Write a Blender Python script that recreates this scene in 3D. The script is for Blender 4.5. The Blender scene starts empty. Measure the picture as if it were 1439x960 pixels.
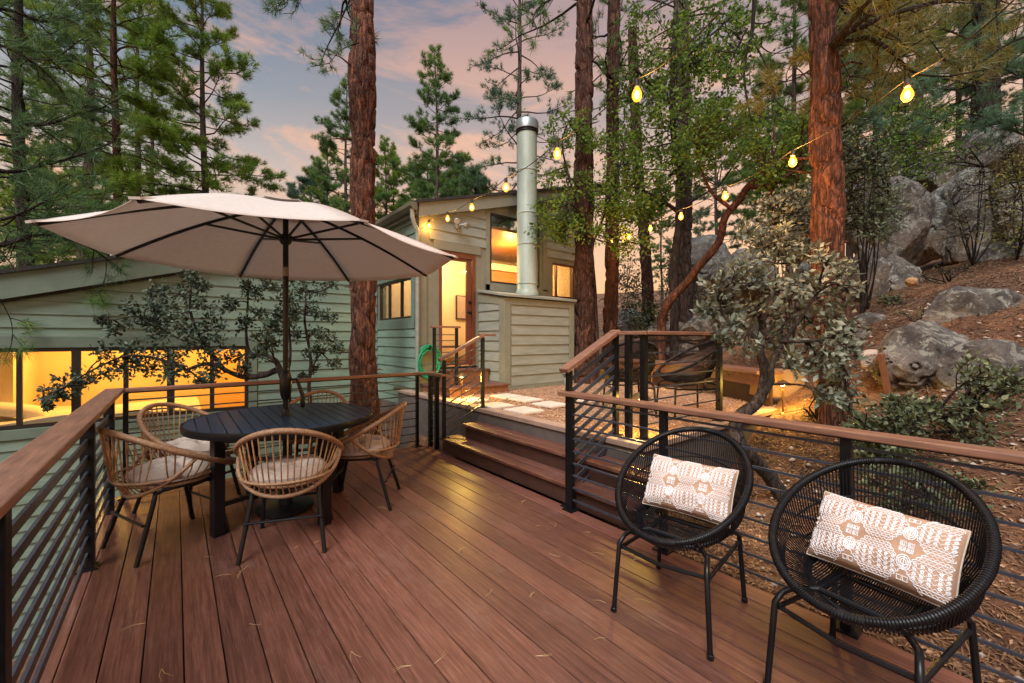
import bpy, math, random
import numpy as np
from mathutils import Vector, Matrix
R=math.radians
rng=np.random.default_rng(7); random.seed(7)
SC=bpy.context.scene; COL=SC.collection
# ---------------------------------------------------------------- camera
F=585.;CX=719.5;CY=476.;H=1.34;YAW=math.atan((719.5-247.4)/585)
FW=np.array([math.sin(YAW),math.cos(YAW),0.]);RT=np.array([math.cos(YAW),-math.sin(YAW),0.]);UP=np.array([0,0,1.])
CAM=np.array([0,0,H])
def ray(px,py): return FW+RT*(px-CX)/F+UP*(CY-py)/F
def P(px,py,d): return CAM+ray(px,py)*d          # world point seen at a pixel of the 1439 px photo at depth d
def PZ(px,py,z): r=ray(px,py); return CAM+r*(z-H)/r[2]
def PX(px,py,x): r=ray(px,py); return CAM+r*x/r[0]
def PY(px,py,y): r=ray(px,py); return CAM+r*y/r[1]
cd=bpy.data.cameras.new('camera'); cam=bpy.data.objects.new('camera',cd); COL.objects.link(cam); SC.camera=cam
cd.sensor_width=36; cd.lens=585/1439*36; cd.shift_y=-4/1439.; cd.clip_end=600; cd.clip_start=.05
cam.location=CAM; cam.rotation_euler=(R(90),0,-YAW)
# ---------------------------------------------------------------- materials
MATS={}
def newmat(name):
    m=bpy.data.materials.new(name); m.use_nodes=True; nt=m.node_tree
    b=nt.nodes['Principled BSDF']; return m,nt,b
def coords(nt,scale=(1,1,1),kind='Object'):
    tc=nt.nodes.new('ShaderNodeTexCoord'); mp=nt.nodes.new('ShaderNodeMapping'); mp.inputs['Scale'].default_value=scale
    nt.links.new(tc.outputs[kind],mp.inputs['Vector']); return mp.outputs['Vector']
def noise(nt,vec,scale,detail=4,rough=.55,dist=0):
    n=nt.nodes.new('ShaderNodeTexNoise'); n.inputs['Scale'].default_value=scale; n.inputs['Detail'].default_value=detail
    n.inputs['Roughness'].default_value=rough; n.inputs['Distortion'].default_value=dist
    if vec is not None: nt.links.new(vec,n.inputs['Vector'])
    return n.outputs['Fac']
def ramp(nt,fac,stops):
    r=nt.nodes.new('ShaderNodeValToRGB'); e=r.color_ramp.elements
    while len(e)<len(stops): e.new(.5)
    for k,(p,c) in enumerate(stops):
        e[k].position=p; e[k].color=(*c,1) if len(c)==3 else c
    nt.links.new(fac,r.inputs['Fac']); return r.outputs['Color']
def mixc(nt,a,b,fac,mode='MIX'):
    m=nt.nodes.new('ShaderNodeMix'); m.data_type='RGBA'; m.blend_type=mode
    for s,v in ((m.inputs[6],a),(m.inputs[7],b),(m.inputs[0],fac)):
        if isinstance(v,(int,float)): s.default_value=v
        elif isinstance(v,tuple): s.default_value=(*v,1)
        else: nt.links.new(v,s)
    return m.outputs[2]
def mth(nt,op,a,b=0.,c=None):
    m=nt.nodes.new('ShaderNodeMath'); m.operation=op
    for k,v in enumerate((a,b,c)):
        if v is None: continue
        if isinstance(v,(int,float)): m.inputs[k].default_value=v
        else: nt.links.new(v,m.inputs[k])
    return m.outputs[0]
def bump(nt,b,h,strength=.3,dist=.01):
    n=nt.nodes.new('ShaderNodeBump'); n.inputs['Strength'].default_value=strength; n.inputs['Distance'].default_value=dist
    nt.links.new(h,n.inputs['Height']); nt.links.new(n.outputs['Normal'],b.inputs['Normal'])
def island(nt):
    g=nt.nodes.new('ShaderNodeNewGeometry'); return g.outputs['Random Per Island']
def pm(name,c1,c2=None,scale=8,rough=.6,bmp=.2,dist=.004,stretch=(1,1,1),metal=0,detail=5,isl=0.,spec=.5,rv=.0):
    """general painted / wooden / metal surface: two tones of noise, bump, per-piece tone"""
    if name in MATS: return MATS[name]
    m,nt,b=newmat(name); c2=c2 or tuple(x*.8 for x in c1)
    v=coords(nt,stretch); f=noise(nt,v,scale,detail)
    col=ramp(nt,f,[(.32,c2),(.68,c1)])
    if isl:
        k=mth(nt,'MULTIPLY_ADD',island(nt),isl,1-isl/2)
        cc=nt.nodes.new('ShaderNodeVectorMath'); cc.operation='SCALE'; nt.links.new(col,cc.inputs[0]); nt.links.new(k,cc.inputs['Scale']); col=cc.outputs[0]
    nt.links.new(col,b.inputs['Base Color']); b.inputs['Roughness'].default_value=rough; b.inputs['Metallic'].default_value=metal
    b.inputs['Specular IOR Level'].default_value=spec
    if rv: nt.links.new(mth(nt,'MULTIPLY_ADD',noise(nt,v,scale*2.3,3),rv*2,rough-rv),b.inputs['Roughness'])
    if bmp: bump(nt,b,noise(nt,v,scale*4,4),bmp,dist)
    MATS[name]=m; return m
def leafmat(name,c1,c2,c3=None,trans=.3,nscale=1.6,rough=.45):
    m,nt,b=newmat(name); v=coords(nt); f=mth(nt,'ADD',mth(nt,'MULTIPLY',noise(nt,v,nscale,3),.65),mth(nt,'MULTIPLY',island(nt),.38))
    st=[(.3,c1),(.62,c2)]+([(.8,c3)] if c3 else [])
    col=ramp(nt,f,st); nt.links.new(col,b.inputs['Base Color']); b.inputs['Roughness'].default_value=rough
    b.inputs['Specular IOR Level'].default_value=.3
    t=nt.nodes.new('ShaderNodeBsdfTranslucent'); nt.links.new(col,t.inputs['Color'])
    mx=nt.nodes.new('ShaderNodeMixShader'); mx.inputs[0].default_value=trans
    o=nt.nodes['Material Output']; nt.links.new(b.outputs[0],mx.inputs[1]); nt.links.new(t.outputs[0],mx.inputs[2]); nt.links.new(mx.outputs[0],o.inputs[0])
    return m
def barkmat(name,plate,plate2,crack,sc=9,st=.28,depth=.03,base=None):
    m,nt,b=newmat(name); v=coords(nt,(1,1,st))
    # warp the coordinates a little so that plates are uneven
    n3=nt.nodes.new('ShaderNodeTexNoise'); n3.inputs['Scale'].default_value=6; n3.inputs['Detail'].default_value=3; nt.links.new(v,n3.inputs['Vector'])
    wv=nt.nodes.new('ShaderNodeVectorMath'); wv.operation='MULTIPLY_ADD'; nt.links.new(n3.outputs['Color'],wv.inputs[0]); wv.inputs[1].default_value=(.22,.22,.22); nt.links.new(v,wv.inputs[2])
    vo=nt.nodes.new('ShaderNodeTexVoronoi'); vo.feature='DISTANCE_TO_EDGE'; vo.inputs['Scale'].default_value=sc; nt.links.new(wv.outputs[0],vo.inputs['Vector'])
    vc=nt.nodes.new('ShaderNodeTexVoronoi'); vc.inputs['Scale'].default_value=sc; nt.links.new(wv.outputs[0],vc.inputs['Vector'])
    f=noise(nt,coords(nt,(1,1,.45)),26,8,.78)
    pc=ramp(nt,f,[(.30,crack),(.42,plate2),(.60,plate),(.74,tuple(min(1,x*1.6) for x in plate))])
    sep=nt.nodes.new('ShaderNodeSeparateColor'); nt.links.new(vc.outputs['Color'],sep.inputs[0])
    pc=mixc(nt,pc,crack,mth(nt,'MULTIPLY',sep.outputs[0],.55))
    e=nt.nodes.new('ShaderNodeMapRange'); e.inputs[1].default_value=.0; e.inputs[2].default_value=.13; nt.links.new(vo.outputs['Distance'],e.inputs[0])
    brk=ramp(nt,noise(nt,coords(nt,(1,1,.6)),7,5,.7),[(.38,(.15,.15,.15)),(.60,(1,1,1))])
    ck=mth(nt,'SUBTRACT',1.,e.outputs[0]); ck=mth(nt,'MULTIPLY',ck,brk); fine=ramp(nt,noise(nt,coords(nt,(1.6,1.6,.18)),19,7,.75,.8),[(.50,(0,0,0)),(.60,(1,1,1))])
    ck=mth(nt,'MAXIMUM',ck,mth(nt,'MULTIPLY',fine,.75)); ei=mth(nt,'SUBTRACT',1.,ck)
    col=mixc(nt,crack,pc,ei)
    if base is not None:   # real change of bark colour with height (older, darker, blacker bark low or high)
        pass
    nt.links.new(col,b.inputs['Base Color']); b.inputs['Roughness'].default_value=.85; b.inputs['Specular IOR Level'].default_value=.25
    h=mth(nt,'ADD',ei,mth(nt,'MULTIPLY',f,.6)); bump(nt,b,h,.9,depth); return m
def emis(name,c,s):
    m,nt,b=newmat(name); b.inputs['Base Color'].default_value=(*c,1); b.inputs['Emission Color'].default_value=(*c,1); b.inputs['Emission Strength'].default_value=s; return m
def glassmat(name,tint=(1,1,1),refl=.12):
    m,nt,b=newmat(name); nt.nodes.remove(b)
    t=nt.nodes.new('ShaderNodeBsdfTransparent'); t.inputs[0].default_value=(*tint,1); g=nt.nodes.new('ShaderNodeBsdfGlossy'); g.inputs['Roughness'].default_value=.02
    fr=nt.nodes.new('ShaderNodeFresnel'); fr.inputs[0].default_value=1.45
    mx=nt.nodes.new('ShaderNodeMixShader'); nt.links.new(mth(nt,'MULTIPLY_ADD',fr.outputs[0],.7,.0),mx.inputs[0])
    nt.links.new(t.outputs[0],mx.inputs[1]); nt.links.new(g.outputs[0],mx.inputs[2]); nt.links.new(mx.outputs[0],nt.nodes['Material Output'].inputs[0]); return m
# ---------------------------------------------------------------- mesh builder
def frame(d,up=(0,0,1)):
    d=np.array(d,float); d/=np.linalg.norm(d)+1e-12; u=np.array(up,float)
    if abs(d@u)>.98: u=np.array([1.,0,0])
    a=np.cross(d,u); a/=np.linalg.norm(a); b=np.cross(a,d); return a,b,d
class MB:
    def __init__(s): s.v=[]; s.f=[]; s.n=0
    def add(s,V,Fc):
        V=np.asarray(V,float); s.v.append(V); o=s.n; s.f+= [tuple(int(i)+o for i in f) for f in Fc]; s.n+=len(V); return s
    def hexa(s,c):   # 8 corners: bottom 4 ccw then top 4
        return s.add(c,[(3,2,1,0),(4,5,6,7),(0,1,5,4),(1,2,6,5),(2,3,7,6),(3,0,4,7)])
    def box(s,x0,x1,y0,y1,z0,z1):
        return s.hexa([(x0,y0,z0),(x1,y0,z0),(x1,y1,z0),(x0,y1,z0),(x0,y0,z1),(x1,y0,z1),(x1,y1,z1),(x0,y1,z1)])
    def bar(s,a,b,w,h,up=(0,0,1)):   # rectangular bar from a to b, w across, h along up
        a=np.array(a,float);b=np.array(b,float); x,z,d=frame(b-a,up); x=x*w/2; z=z*h/2
        return s.hexa([a-x-z,a+x-z,b+x-z,b-x-z,a-x+z,a+x+z,b+x+z,b-x+z])
    def prism(s,poly,ex):            # polygon (3-D points) extruded by vector ex
        p=np.array(poly,float); n=len(p); V=np.vstack([p,p+np.array(ex)])
        return s.add(V,[tuple(range(n))[::-1],tuple(range(n,2*n))]+[(i,(i+1)%n,n+(i+1)%n,n+i) for i in range(n)])
    def tube(s,pts,r,n=8,closed=False,cap=True,sx=1.):
        p=np.array(pts,float); m=len(p); r=np.full(m,r) if np.isscalar(r) else np.array(r,float)
        V=[]; prev=None
        for i in range(m):
            if closed: d=p[(i+1)%m]-p[i-1]
            else: d=p[min(i+1,m-1)]-p[max(i-1,0)]
            d=d/(np.linalg.norm(d)+1e-12)
            if prev is None: a,b,_=frame(d)
            else:
                a=prev-d*(prev@d); a/=np.linalg.norm(a)+1e-12; b=np.cross(a,d)
            prev=a
            t=np.arange(n)*2*np.pi/n
            V.append(p[i]+r[i]*(np.cos(t)[:,None]*a*sx+np.sin(t)[:,None]*b))
        V=np.vstack(V); Fc=[]
        for i in range(m if closed else m-1):
            j=(i+1)%m
            for k in range(n): Fc.append((i*n+k,i*n+(k+1)%n,j*n+(k+1)%n,j*n+k))
        if cap and not closed: Fc.append(tuple(range(n))[::-1]); Fc.append(tuple((m-1)*n+k for k in range(n)))
        return s.add(V,Fc)
    def lathe(s,prof,c=(0,0,0),n=24,axis=None):
        V=[];c=np.array(c,float)
        if axis is None: a,b,d=np.array([1.,0,0]),np.array([0,1.,0]),np.array([0,0,1.])
        else: a,b,d=frame(axis)
        for r,z in prof:
            t=np.arange(n)*2*np.pi/n; V.append(c+d*z+max(r,1e-5)*(np.cos(t)[:,None]*a+np.sin(t)[:,None]*b))
        m=len(prof); Fc=[(i*n+k,i*n+(k+1)%n,(i+1)*n+(k+1)%n,(i+1)*n+k) for i in range(m-1) for k in range(n)]
        Fc.append(tuple(range(n))[::-1]); Fc.append(tuple((m-1)*n+k for k in range(n)))
        return s.add(np.vstack(V),Fc)
    def grid(s,V,nu,nv,closeu=False):
        Fc=[(i*nv+j,i*nv+j+1,((i+1)%nu)*nv+j+1,((i+1)%nu)*nv+j) for i in range(nu if closeu else nu-1) for j in range(nv-1)]
        return s.add(V,Fc)
    def build(s,name,mat,parent=None,smooth=False,bevel=0,**k):
        V=np.vstack(s.v) if s.v else np.zeros((0,3))
        loc=np.zeros(3)
        if parent is not None:
            o_=parent
            while o_ is not None: loc=loc+np.array(o_.location); o_=o_.parent
        else:
            if k.get('origin') is not None: loc=np.array(k['origin'],float)
        me=bpy.data.meshes.new(name); me.from_pydata((V-loc).tolist(),[],s.f); me.update()
        return link(name,me,mat,parent,smooth,bevel,None if parent is not None else loc,**{a:b for a,b in k.items() if a!='origin'})
def link(name,me,mat,parent=None,smooth=False,bevel=0,loc=None,label=None,cat=None,group=None,kind=None):
    o=bpy.data.objects.new(name,me); COL.objects.link(o)
    if mat: me.materials.append(mat)
    if smooth:
        me.polygons.foreach_set('use_smooth',[True]*len(me.polygons))
        if smooth!='all': me.set_sharp_from_angle(angle=R(40))
    if bevel:
        md=o.modifiers.new('b','BEVEL'); md.width=bevel; md.segments=2; md.limit_method='ANGLE'; md.angle_limit=R(40)
    if parent is not None: o.parent=parent
    elif loc is not None: o.location=loc
    tag(o,label,cat,group,kind); return o
def tag(o,label=None,cat=None,group=None,kind=None):
    for k,v in (('label',label),('category',cat),('group',group),('kind',kind)):
        if v: o[k]=v
    return o
def thing(name,label,cat,loc=(0,0,0),group=None,kind=None):
    o=bpy.data.objects.new(name,None); COL.objects.link(o); o.location=tuple(float(x) for x in loc); o.empty_display_size=.1
    return tag(o,label,cat,group,kind)
def fastmesh(name,V,T):     # triangle soup from arrays
    V=np.ascontiguousarray(V,dtype=np.float32); T=np.ascontiguousarray(T,dtype=np.int32)
    me=bpy.data.meshes.new(name); me.vertices.add(len(V)); me.vertices.foreach_set('co',V.ravel())
    k=T.shape[1]; me.loops.add(T.size); me.loops.foreach_set('vertex_index',T.ravel()); me.polygons.add(len(T))
    me.polygons.foreach_set('loop_start',np.arange(0,T.size,k,dtype=np.int32)); me.update(calc_edges=True); return me
def copy_tree(o,parent=None):
    c=o.copy(); COL.objects.link(c); c.parent=parent
    for ch in list(o.children): copy_tree(ch,c)
    return c
def vnoise(p,seed=0,f=1.):   # smooth value noise in numpy, p (n,3)
    p=np.asarray(p,float)*f+seed*17.13; i=np.floor(p).astype(int); t=p-i; t=t*t*(3-2*t)
    def h(a,b,c):
        x=(a*374761393+b*668265263+c*2147483647*3+seed*97)&0xffffffff; x=((x^(x>>13))*1274126177)&0xffffffff; return ((x^(x>>16))&0xffff)/65535.
    r=0
    for dx in (0,1):
        for dy in (0,1):
            for dz in (0,1):
                w=(t[:,0] if dx else 1-t[:,0])*(t[:,1] if dy else 1-t[:,1])*(t[:,2] if dz else 1-t[:,2])
                r=r+w*h(i[:,0]+dx,i[:,1]+dy,i[:,2]+dz)
    return r*2-1
def fbm(p,seed=0,f=1.,o=4):
    r=0;a=1.
    for k in range(o): r=r+a*vnoise(p,seed+k,f); f*=2.03; a*=.5
    return r
# ---------------------------------------------------------------- material library
M=dict(
 siding=pm('siding_paint',(.25,.278,.245),(.19,.215,.19),3,.6,.25,.003,(1,1,6)),
 siding_w=pm('wing_siding_paint',(.20,.285,.225),(.145,.215,.17),3,.6,.25,.003,(1,1,6)),
 trim=pm('trim_paint',(.20,.21,.165),(.165,.175,.14),5,.6,.2,.003),
 trim_w=pm('wing_trim_paint',(.15,.21,.165),(.12,.17,.135),5,.6,.2,.003),
 roof=pm('roof_edge',(.03,.028,.027),(.015,.014,.013),12,.9,.4,.01),
 metalb=pm('black_metal',(.006,.007,.009),(.004,.004,.005),14,.36,.15,.0008,rv=.06,spec=.35),
 barmetal=pm('rail_bar_metal',(.045,.052,.070),(.03,.034,.048),14,.30,.15,.0008,rv=.08),  # black bars lightened to blue-grey, standing in for reflected sky
 cap=pm('handrail_wood',(.27,.135,.085),(.145,.07,.048),5,.42,.25,.0015,(14,1.2,14),rv=.08),
 capx=pm('handrail_wood_across',(.30,.145,.095),(.17,.08,.055),5,.42,.25,.0015,(1.2,14,14),rv=.08),
 redwood=pm('step_fascia_wood',(.24,.10,.05),(.13,.055,.03),4,.5,.3,.002,(6,1,6)),
 darkwood=pm('riser_board',(.065,.028,.019),(.035,.016,.012),4,.55,.2,.002),
 doorwood=pm('door_wood',(.16,.045,.02),(.09,.025,.012),4,.4,.2,.001,(8,8,1)),
 frame=pm('window_frame',(.022,.016,.013),(.012,.010,.009),9,.45,.1,.001),
 concrete=pm('concrete',(.115,.095,.085),(.085,.07,.062),6,.85,.4,.004,detail=8),
 coping=pm('coping_stone',(.36,.25,.19),(.26,.18,.14),7,.7,.4,.003,detail=8),
 paver=pm('paver_stone',(.62,.55,.48),(.48,.42,.37),6,.8,.3,.003,detail=8),
 galv=pm('galvanised_steel',(.34,.42,.385),(.22,.285,.26),4,.5,.1,.002,(1,1,.35),metal=.12,rv=.08,detail=9),
 rattan=pm('rattan',(.46,.26,.125),(.27,.14,.065),30,.42,.5,.002,rv=.08,isl=.35),
 rattanw=pm('rattan_wrapped',(.38,.22,.12),(.21,.115,.06),60,.5,.9,.003,(1,1,1),rv=.05),
 cushion=pm('cushion_cloth',(.46,.38,.32),(.38,.31,.26),60,.9,.4,.001),
 tabletop=pm('table_slats_sky_tint',(.020,.038,.082),(.014,.027,.060),6,.30,0,.0004,(12,1,12)),  # blue of the reflected sky is put into the slats' base colour
 canvas=leafmat('umbrella_canvas',(.70,.63,.57),(.78,.72,.67),None,.30,30,.95),
 wicker=pm('black_wicker',(.008,.008,.010),(.003,.003,.004),40,.42,.4,.0015,rv=.08,spec=.3),
 hose=pm('green_hose',(.02,.34,.16),(.01,.22,.10),10,.35,.1,.001),
 brass=pm('brass_lamp',(.45,.28,.10),(.3,.18,.07),10,.35,.1,.001,metal=.9),
 cord=pm('black_cord',(.012,.012,.012),None,10,.6,0),
 cordlit=pm('cord',(.05,.035,.025),None,10,.6,0),
 white=pm('white_plastic',(.6,.6,.58),None,10,.4,0),
 grey=pm('grey_metal',(.30,.31,.30),None,10,.45,.1,.001,metal=.4),
 cream=pm('interior_cream_paint',(.80,.68,.50),(.76,.64,.46),2,.8,0),
 yellowp=pm('interior_warm_paint',(.80,.62,.36),(.76,.58,.33),2,.8,0),
 planks=pm('interior_wood_planks',(.46,.20,.06),(.30,.12,.035),3,.5,.15,.001,(.6,.6,9)),
 linen=pm('bed_linen',(.80,.74,.66),(.7,.65,.58),3,.9,.5,.02),
 glass=glassmat('window_glass'),
)
# ================================================================ DECK
PITCH=.1338
def deckmat():
    m,nt,b=newmat('composite_decking')
    v=coords(nt,(13,.5,1)); f=noise(nt,v,5,9,.72); v2=coords(nt,(40,1.2,1)); f2=noise(nt,v2,6,5,.6); f3=noise(nt,coords(nt),1.3,3)
    c=ramp(nt,f,[(.30,(.058,.021,.014)),(.50,(.128,.051,.035)),(.72,(.215,.094,.066))])
    c=mixc(nt,c,(.36,.20,.155),mth(nt,'MULTIPLY',ramp(nt,f2,[(.54,(0,0,0)),(.74,(1,1,1))]),.4))
    k=mth(nt,'MULTIPLY_ADD',island(nt),.55,.70)
    s=nt.nodes.new('ShaderNodeVectorMath'); s.operation='SCALE'; nt.links.new(c,s.inputs[0]); nt.links.new(k,s.inputs['Scale'])
    # scuffs and dust
    d=ramp(nt,noise(nt,coords(nt,(1,.6,1)),3.2,8,.7),[(.55,(0,0,0)),(.75,(1,1,1))])
    c=mixc(nt,s.outputs[0],(.27,.18,.155),mth(nt,'MULTIPLY',d,.34))
    nt.links.new(c,b.inputs['Base Color'])
    nt.links.new(mth(nt,'MULTIPLY_ADD',f3,.34,.27),b.inputs['Roughness']); b.inputs['Specular IOR Level'].default_value=.45
    bump(nt,b,mth(nt,'ADD',f2,mth(nt,'MULTIPLY',f,.5)),.22,.0015); return m
M['deck']=deckmat()
DX0,DX1,DY1=-.455,2.445,4.82
deck=MB(); x=-.375
deck.box(DX0,x-.0025,-1.6,DY1,-.028,0)      # picture-frame board under the left railing
yb=[-1.6]
while x<DX1-.02:
    x1=min(x+PITCH-.0035,DX1)
    deck.box(x+.0015,x1,-1.6,DY1-.135,-.026,0) ; x+=PITCH
deck.box(-.375,DX1,DY1-.13,DY1,-.028,.0)
dk=deck.build('deck',M['deck'],kind='structure',bevel=.0025)
fr=MB(); fr.box(DX0+.02,DX1+.02,-1.6,DY1-.02,-.25,-.034); fr.build('deck_substructure',M['darkwood'],kind='structure')
# fascia boards around the deck
fb=MB(); fb.box(DX0-.022,DX0-.002,-1.6,DY1+.02,-.26,-.004); fb.box(DX0,DX1,DY1+.002,DY1+.022,-.26,-.004); fb.build('deck_fascia',M['redwood'],kind='structure')
# fallen pine needles on the deck
mb=MB()
for k in range(60):
    cx=rng.uniform(-.2,2.3); cy=rng.uniform(.6,4.5); a=rng.uniform(0,6.28); L=rng.uniform(.04,.09)
    for q in range(rng.integers(1,4)):
        a2=a+rng.uniform(-.35,.35); mb.tube([(cx,cy,.002),(cx+math.cos(a2)*L*.5,cy+math.sin(a2)*L*.5,.004),(cx+math.cos(a2+.2)*L,cy+math.sin(a2+.2)*L,.002)],[.0012,.001,.0005],4)
mb.build('fallen_needles',pm('dry_needle',(.50,.33,.16),(.40,.25,.11),20,.6,0),kind='stuff')

# ================================================================ RAILINGS
def railing(name,label,A,B,zt,posts,capmat,bars=9,nbr=(.065,.826),capw=.115,ov=(0,0),z0=0.,inner=0,barw=.012,barh=.030,postsize=.045,cat='railing',plates=True):
    """level railing from A to B (xy); posts = fractions along it"""
    A=np.array([*A,0.]);B=np.array([*B,0.]); d=(B-A)/np.linalg.norm(B-A); L=np.linalg.norm(B-A); n=np.array([-d[1],d[0],0])
    t=thing(name,label,cat,(A[0],A[1],z0))
    Zv=np.array([0,0,1.])
    c=MB(); c.bar(A-d*ov[0]+Zv*(zt-.016),B+d*ov[1]+Zv*(zt-.016),capw,.032); c.build('top_rail',capmat,t,bevel=.006)
    f=MB(); f.bar(A+Zv*(zt-.0375),B+Zv*(zt-.0375),.038,.010); f.build('support_bar',M['metalb'],t)
    for fr_ in posts:
        p=A+d*L*fr_; m=MB(); m.bar(p+Zv*(z0),p+Zv*(zt-.043),postsize,postsize,d); q=m.build('post',M['metalb'],t,bevel=.002)
        if plates:
            m=MB(); w=.05; m.box(p[0]-w,p[0]+w,p[1]-w,p[1]+w,z0+.001,z0+.010); m.build('base_plate',M['metalb'],q)
    for k in range(bars):
        z=z0+nbr[0]+(nbr[1]-nbr[0])*k/(bars-1)
        m=MB(); m.bar(A+Zv*z+n*inner,B+Zv*z+n*inner,barw,barh); m.build('bar',M['barmetal'],t)
    return t
ZT=.922
# left railing: heavier flat bars seen close
railing('deck_railing','left-hand deck railing with wide wooden cap and flat dark bars above the lower garden',(-.40,-1.2),(-.40,4.70),ZT,[.262,.512,.786,.955],M['cap'],9,(.085,.835),.125,ov=(0,.13),barw=.012,barh=.040,postsize=.06,inner=0)
railing('deck_railing','far deck railing with slim cap running behind the dining table to the big pine',(-.33,4.77),(2.36,4.77),ZT,[.0,.455,.99],M['capx'],9,(.07,.82),.075,ov=(.0,.20),barw=.008,barh=.012,postsize=.035)
railing('deck_railing','right-hand deck railing with brown cap behind the two black wicker chairs',(2.405,2.245),(2.405,-1.0),ZT,[.0,.245,.53,.84],M['cap'],9,(.085,.845),.105,ov=(.10,0),barw=.012,barh=.012,postsize=.042)
# short return beside the stairs with two gate posts
t=thing('gate_posts','pair of short black posts with bars between far railing and stair rail','railing',(2.5,4.62,0))
for (px,py,yy) in ((601,0,4.66),(612,0,4.50)):
    m=MB(); m.bar((2.46,yy,0),(2.46,yy,.88),.045,.045,(1,0,0)); m.build('post',M['metalb'],t,bevel=.002)
for k in range(9):
    m=MB(); z=.07+.75*k/8; m.bar((2.46,4.50,z),(2.46,4.75,z),.01,.012); m.build('bar',M['barmetal'],t)
m=MB(); m.bar((2.46,4.33,ZT-.016),(2.46,4.79,ZT-.016),.075,.03); m.build('top_rail',M['cap'],t,bevel=.005)

def stair_rail(name,label,A,B,za0,za1,zb0,zb1,nb=8,wide=False):
    """sloping rail between post A (foot za0, top za1) and post B"""
    A=np.array([*A,0.]);B=np.array([*B,0.]); Zv=np.array([0,0,1.]); d=B-A; L=np.linalg.norm(d); d/=L
    t=thing(name,label,'stair rail',(A[0],A[1],za0))
    for p,a,b in ((A,za0,za1),(B,zb0,zb1)):
        m=MB(); m.bar(p+Zv*a,p+Zv*(b-.03),.042,.042,d); q=m.build('post',M['metalb'],t,bevel=.002)
        m=MB(); m.box(p[0]-.05,p[0]+.05,p[1]-.05,p[1]+.05,a+.001,a+.009); m.build('base_plate',M['metalb'],q)
    sl=(zb1-za1)/L
    m=MB(); m.bar(A-d*.06+Zv*(za1-sl*.06),B+d*.01+Zv*zb1,.10,.036,np.cross(np.cross(d,Zv),d+Zv*sl)); m.build('top_rail',M['cap'],t,bevel=.006)
    for k in range(nb):
        o=.115+.092*k
        a=A+Zv*(za1-o);b=B+Zv*(zb1-o)
        # clip to the post feet
        if a[2]<za0+.04:
            f=(za0+.04-a[2])/(b[2]-a[2]); a=a+(b-a)*f
        m=MB(); m.bar(a,b,.010,.030 if wide else .012); m.build('bar',M['barmetal'],t)
    return t
stair_rail('stair_rail','sloping stair rail beside the black wicker chair, rising from the deck to the gravel patio',(2.44,2.30),(3.0,2.27),.0,1.115,.49,1.405,11,True)
stair_rail('stair_rail','far sloping stair rail next to the porch and lit doorway',(2.48,4.36),(2.94,4.22),.165,1.115,.49,1.385,10)
# short level cap on top of the far stair rail
m=MB(); m.bar((2.90,4.23,1.388),(3.10,4.19,1.388),.09,.03); q=m.build('rail_end_cap',M['cap'],bpy.data.objects['stair_rail.001'],bevel=.005)
# patio edge rail
t=railing('patio_railing','level railing on the edge of the gravel patio in front of the rattan lounge chairs',(3.08,2.04),(4.36,2.0),1.405,[.0,1.0],M['capx'],8,(.12,.83),.10,ov=(.0,.03),z0=.49,barw=.010,barh=.012,postsize=.05)
m=MB(); m.bar((3.02,2.15,.49),(3.02,2.15,1.37),.05,.05,(1,0,0)); m.build('post',M['metalb'],t,bevel=.002)
m=MB(); m.bar((2.99,2.30,1.389),(3.07,2.0,1.389),.10,.032); m.build('top_rail',M['cap'],t,bevel=.005)

# ================================================================ STEPS AND PATIO
t=thing('deck_stairs','two wide reddish wood steps with dark risers climbing from deck to gravel patio','stairs',(2.47,3.2,0))
def tread(x0,x1,y0,y1,z,n):
    m=MB(); w=(x1-x0)/n
    for k in range(n): m.box(x0+w*k+.002,x0+w*(k+1)-.002,y0,y1,z-.028,z)
    return m
tread(2.44,2.735,1.72,4.40,.165,2).build('tread',M['deck'],t,bevel=.004)
tread(2.64,2.886,1.72,4.22,.330,2).build('tread',M['deck'],t,bevel=.004)
m=MB(); m.box(2.470,2.492,1.74,4.37,.001,.136); m.box(2.492,2.72,4.345,4.37,.001,.136); m.build('riser',M['darkwood'],t)
m=MB(); m.box(2.675,2.695,1.74,4.19,.166,.301); m.box(2.695,2.886,4.165,4.19,.166,.301); m.build('riser',M['darkwood'],t)
PZ0=.49
w=MB(); w.box(2.89,3.05,1.92,6.62,-2.8,PZ0-.045); w.box(3.05,6.4,1.92,2.06,-.8,PZ0-.045); w.box(3.0,3.06,6.62,7.6,-2.8,.2)
w.build('retaining_wall',M['concrete'],label='low grey retaining wall holding up the gravel patio behind the steps',cat='wall',origin=(2.95,3,0),bevel=.006)
w=MB(); w.box(2.872,3.02,2.04,6.64,PZ0-.045,PZ0+.004); w.box(2.872,6.42,1.89,2.038,PZ0-.045,PZ0+.004); w.build('wall_coping',M['coping'],bpy.data.objects['retaining_wall'],bevel=.006)
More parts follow.
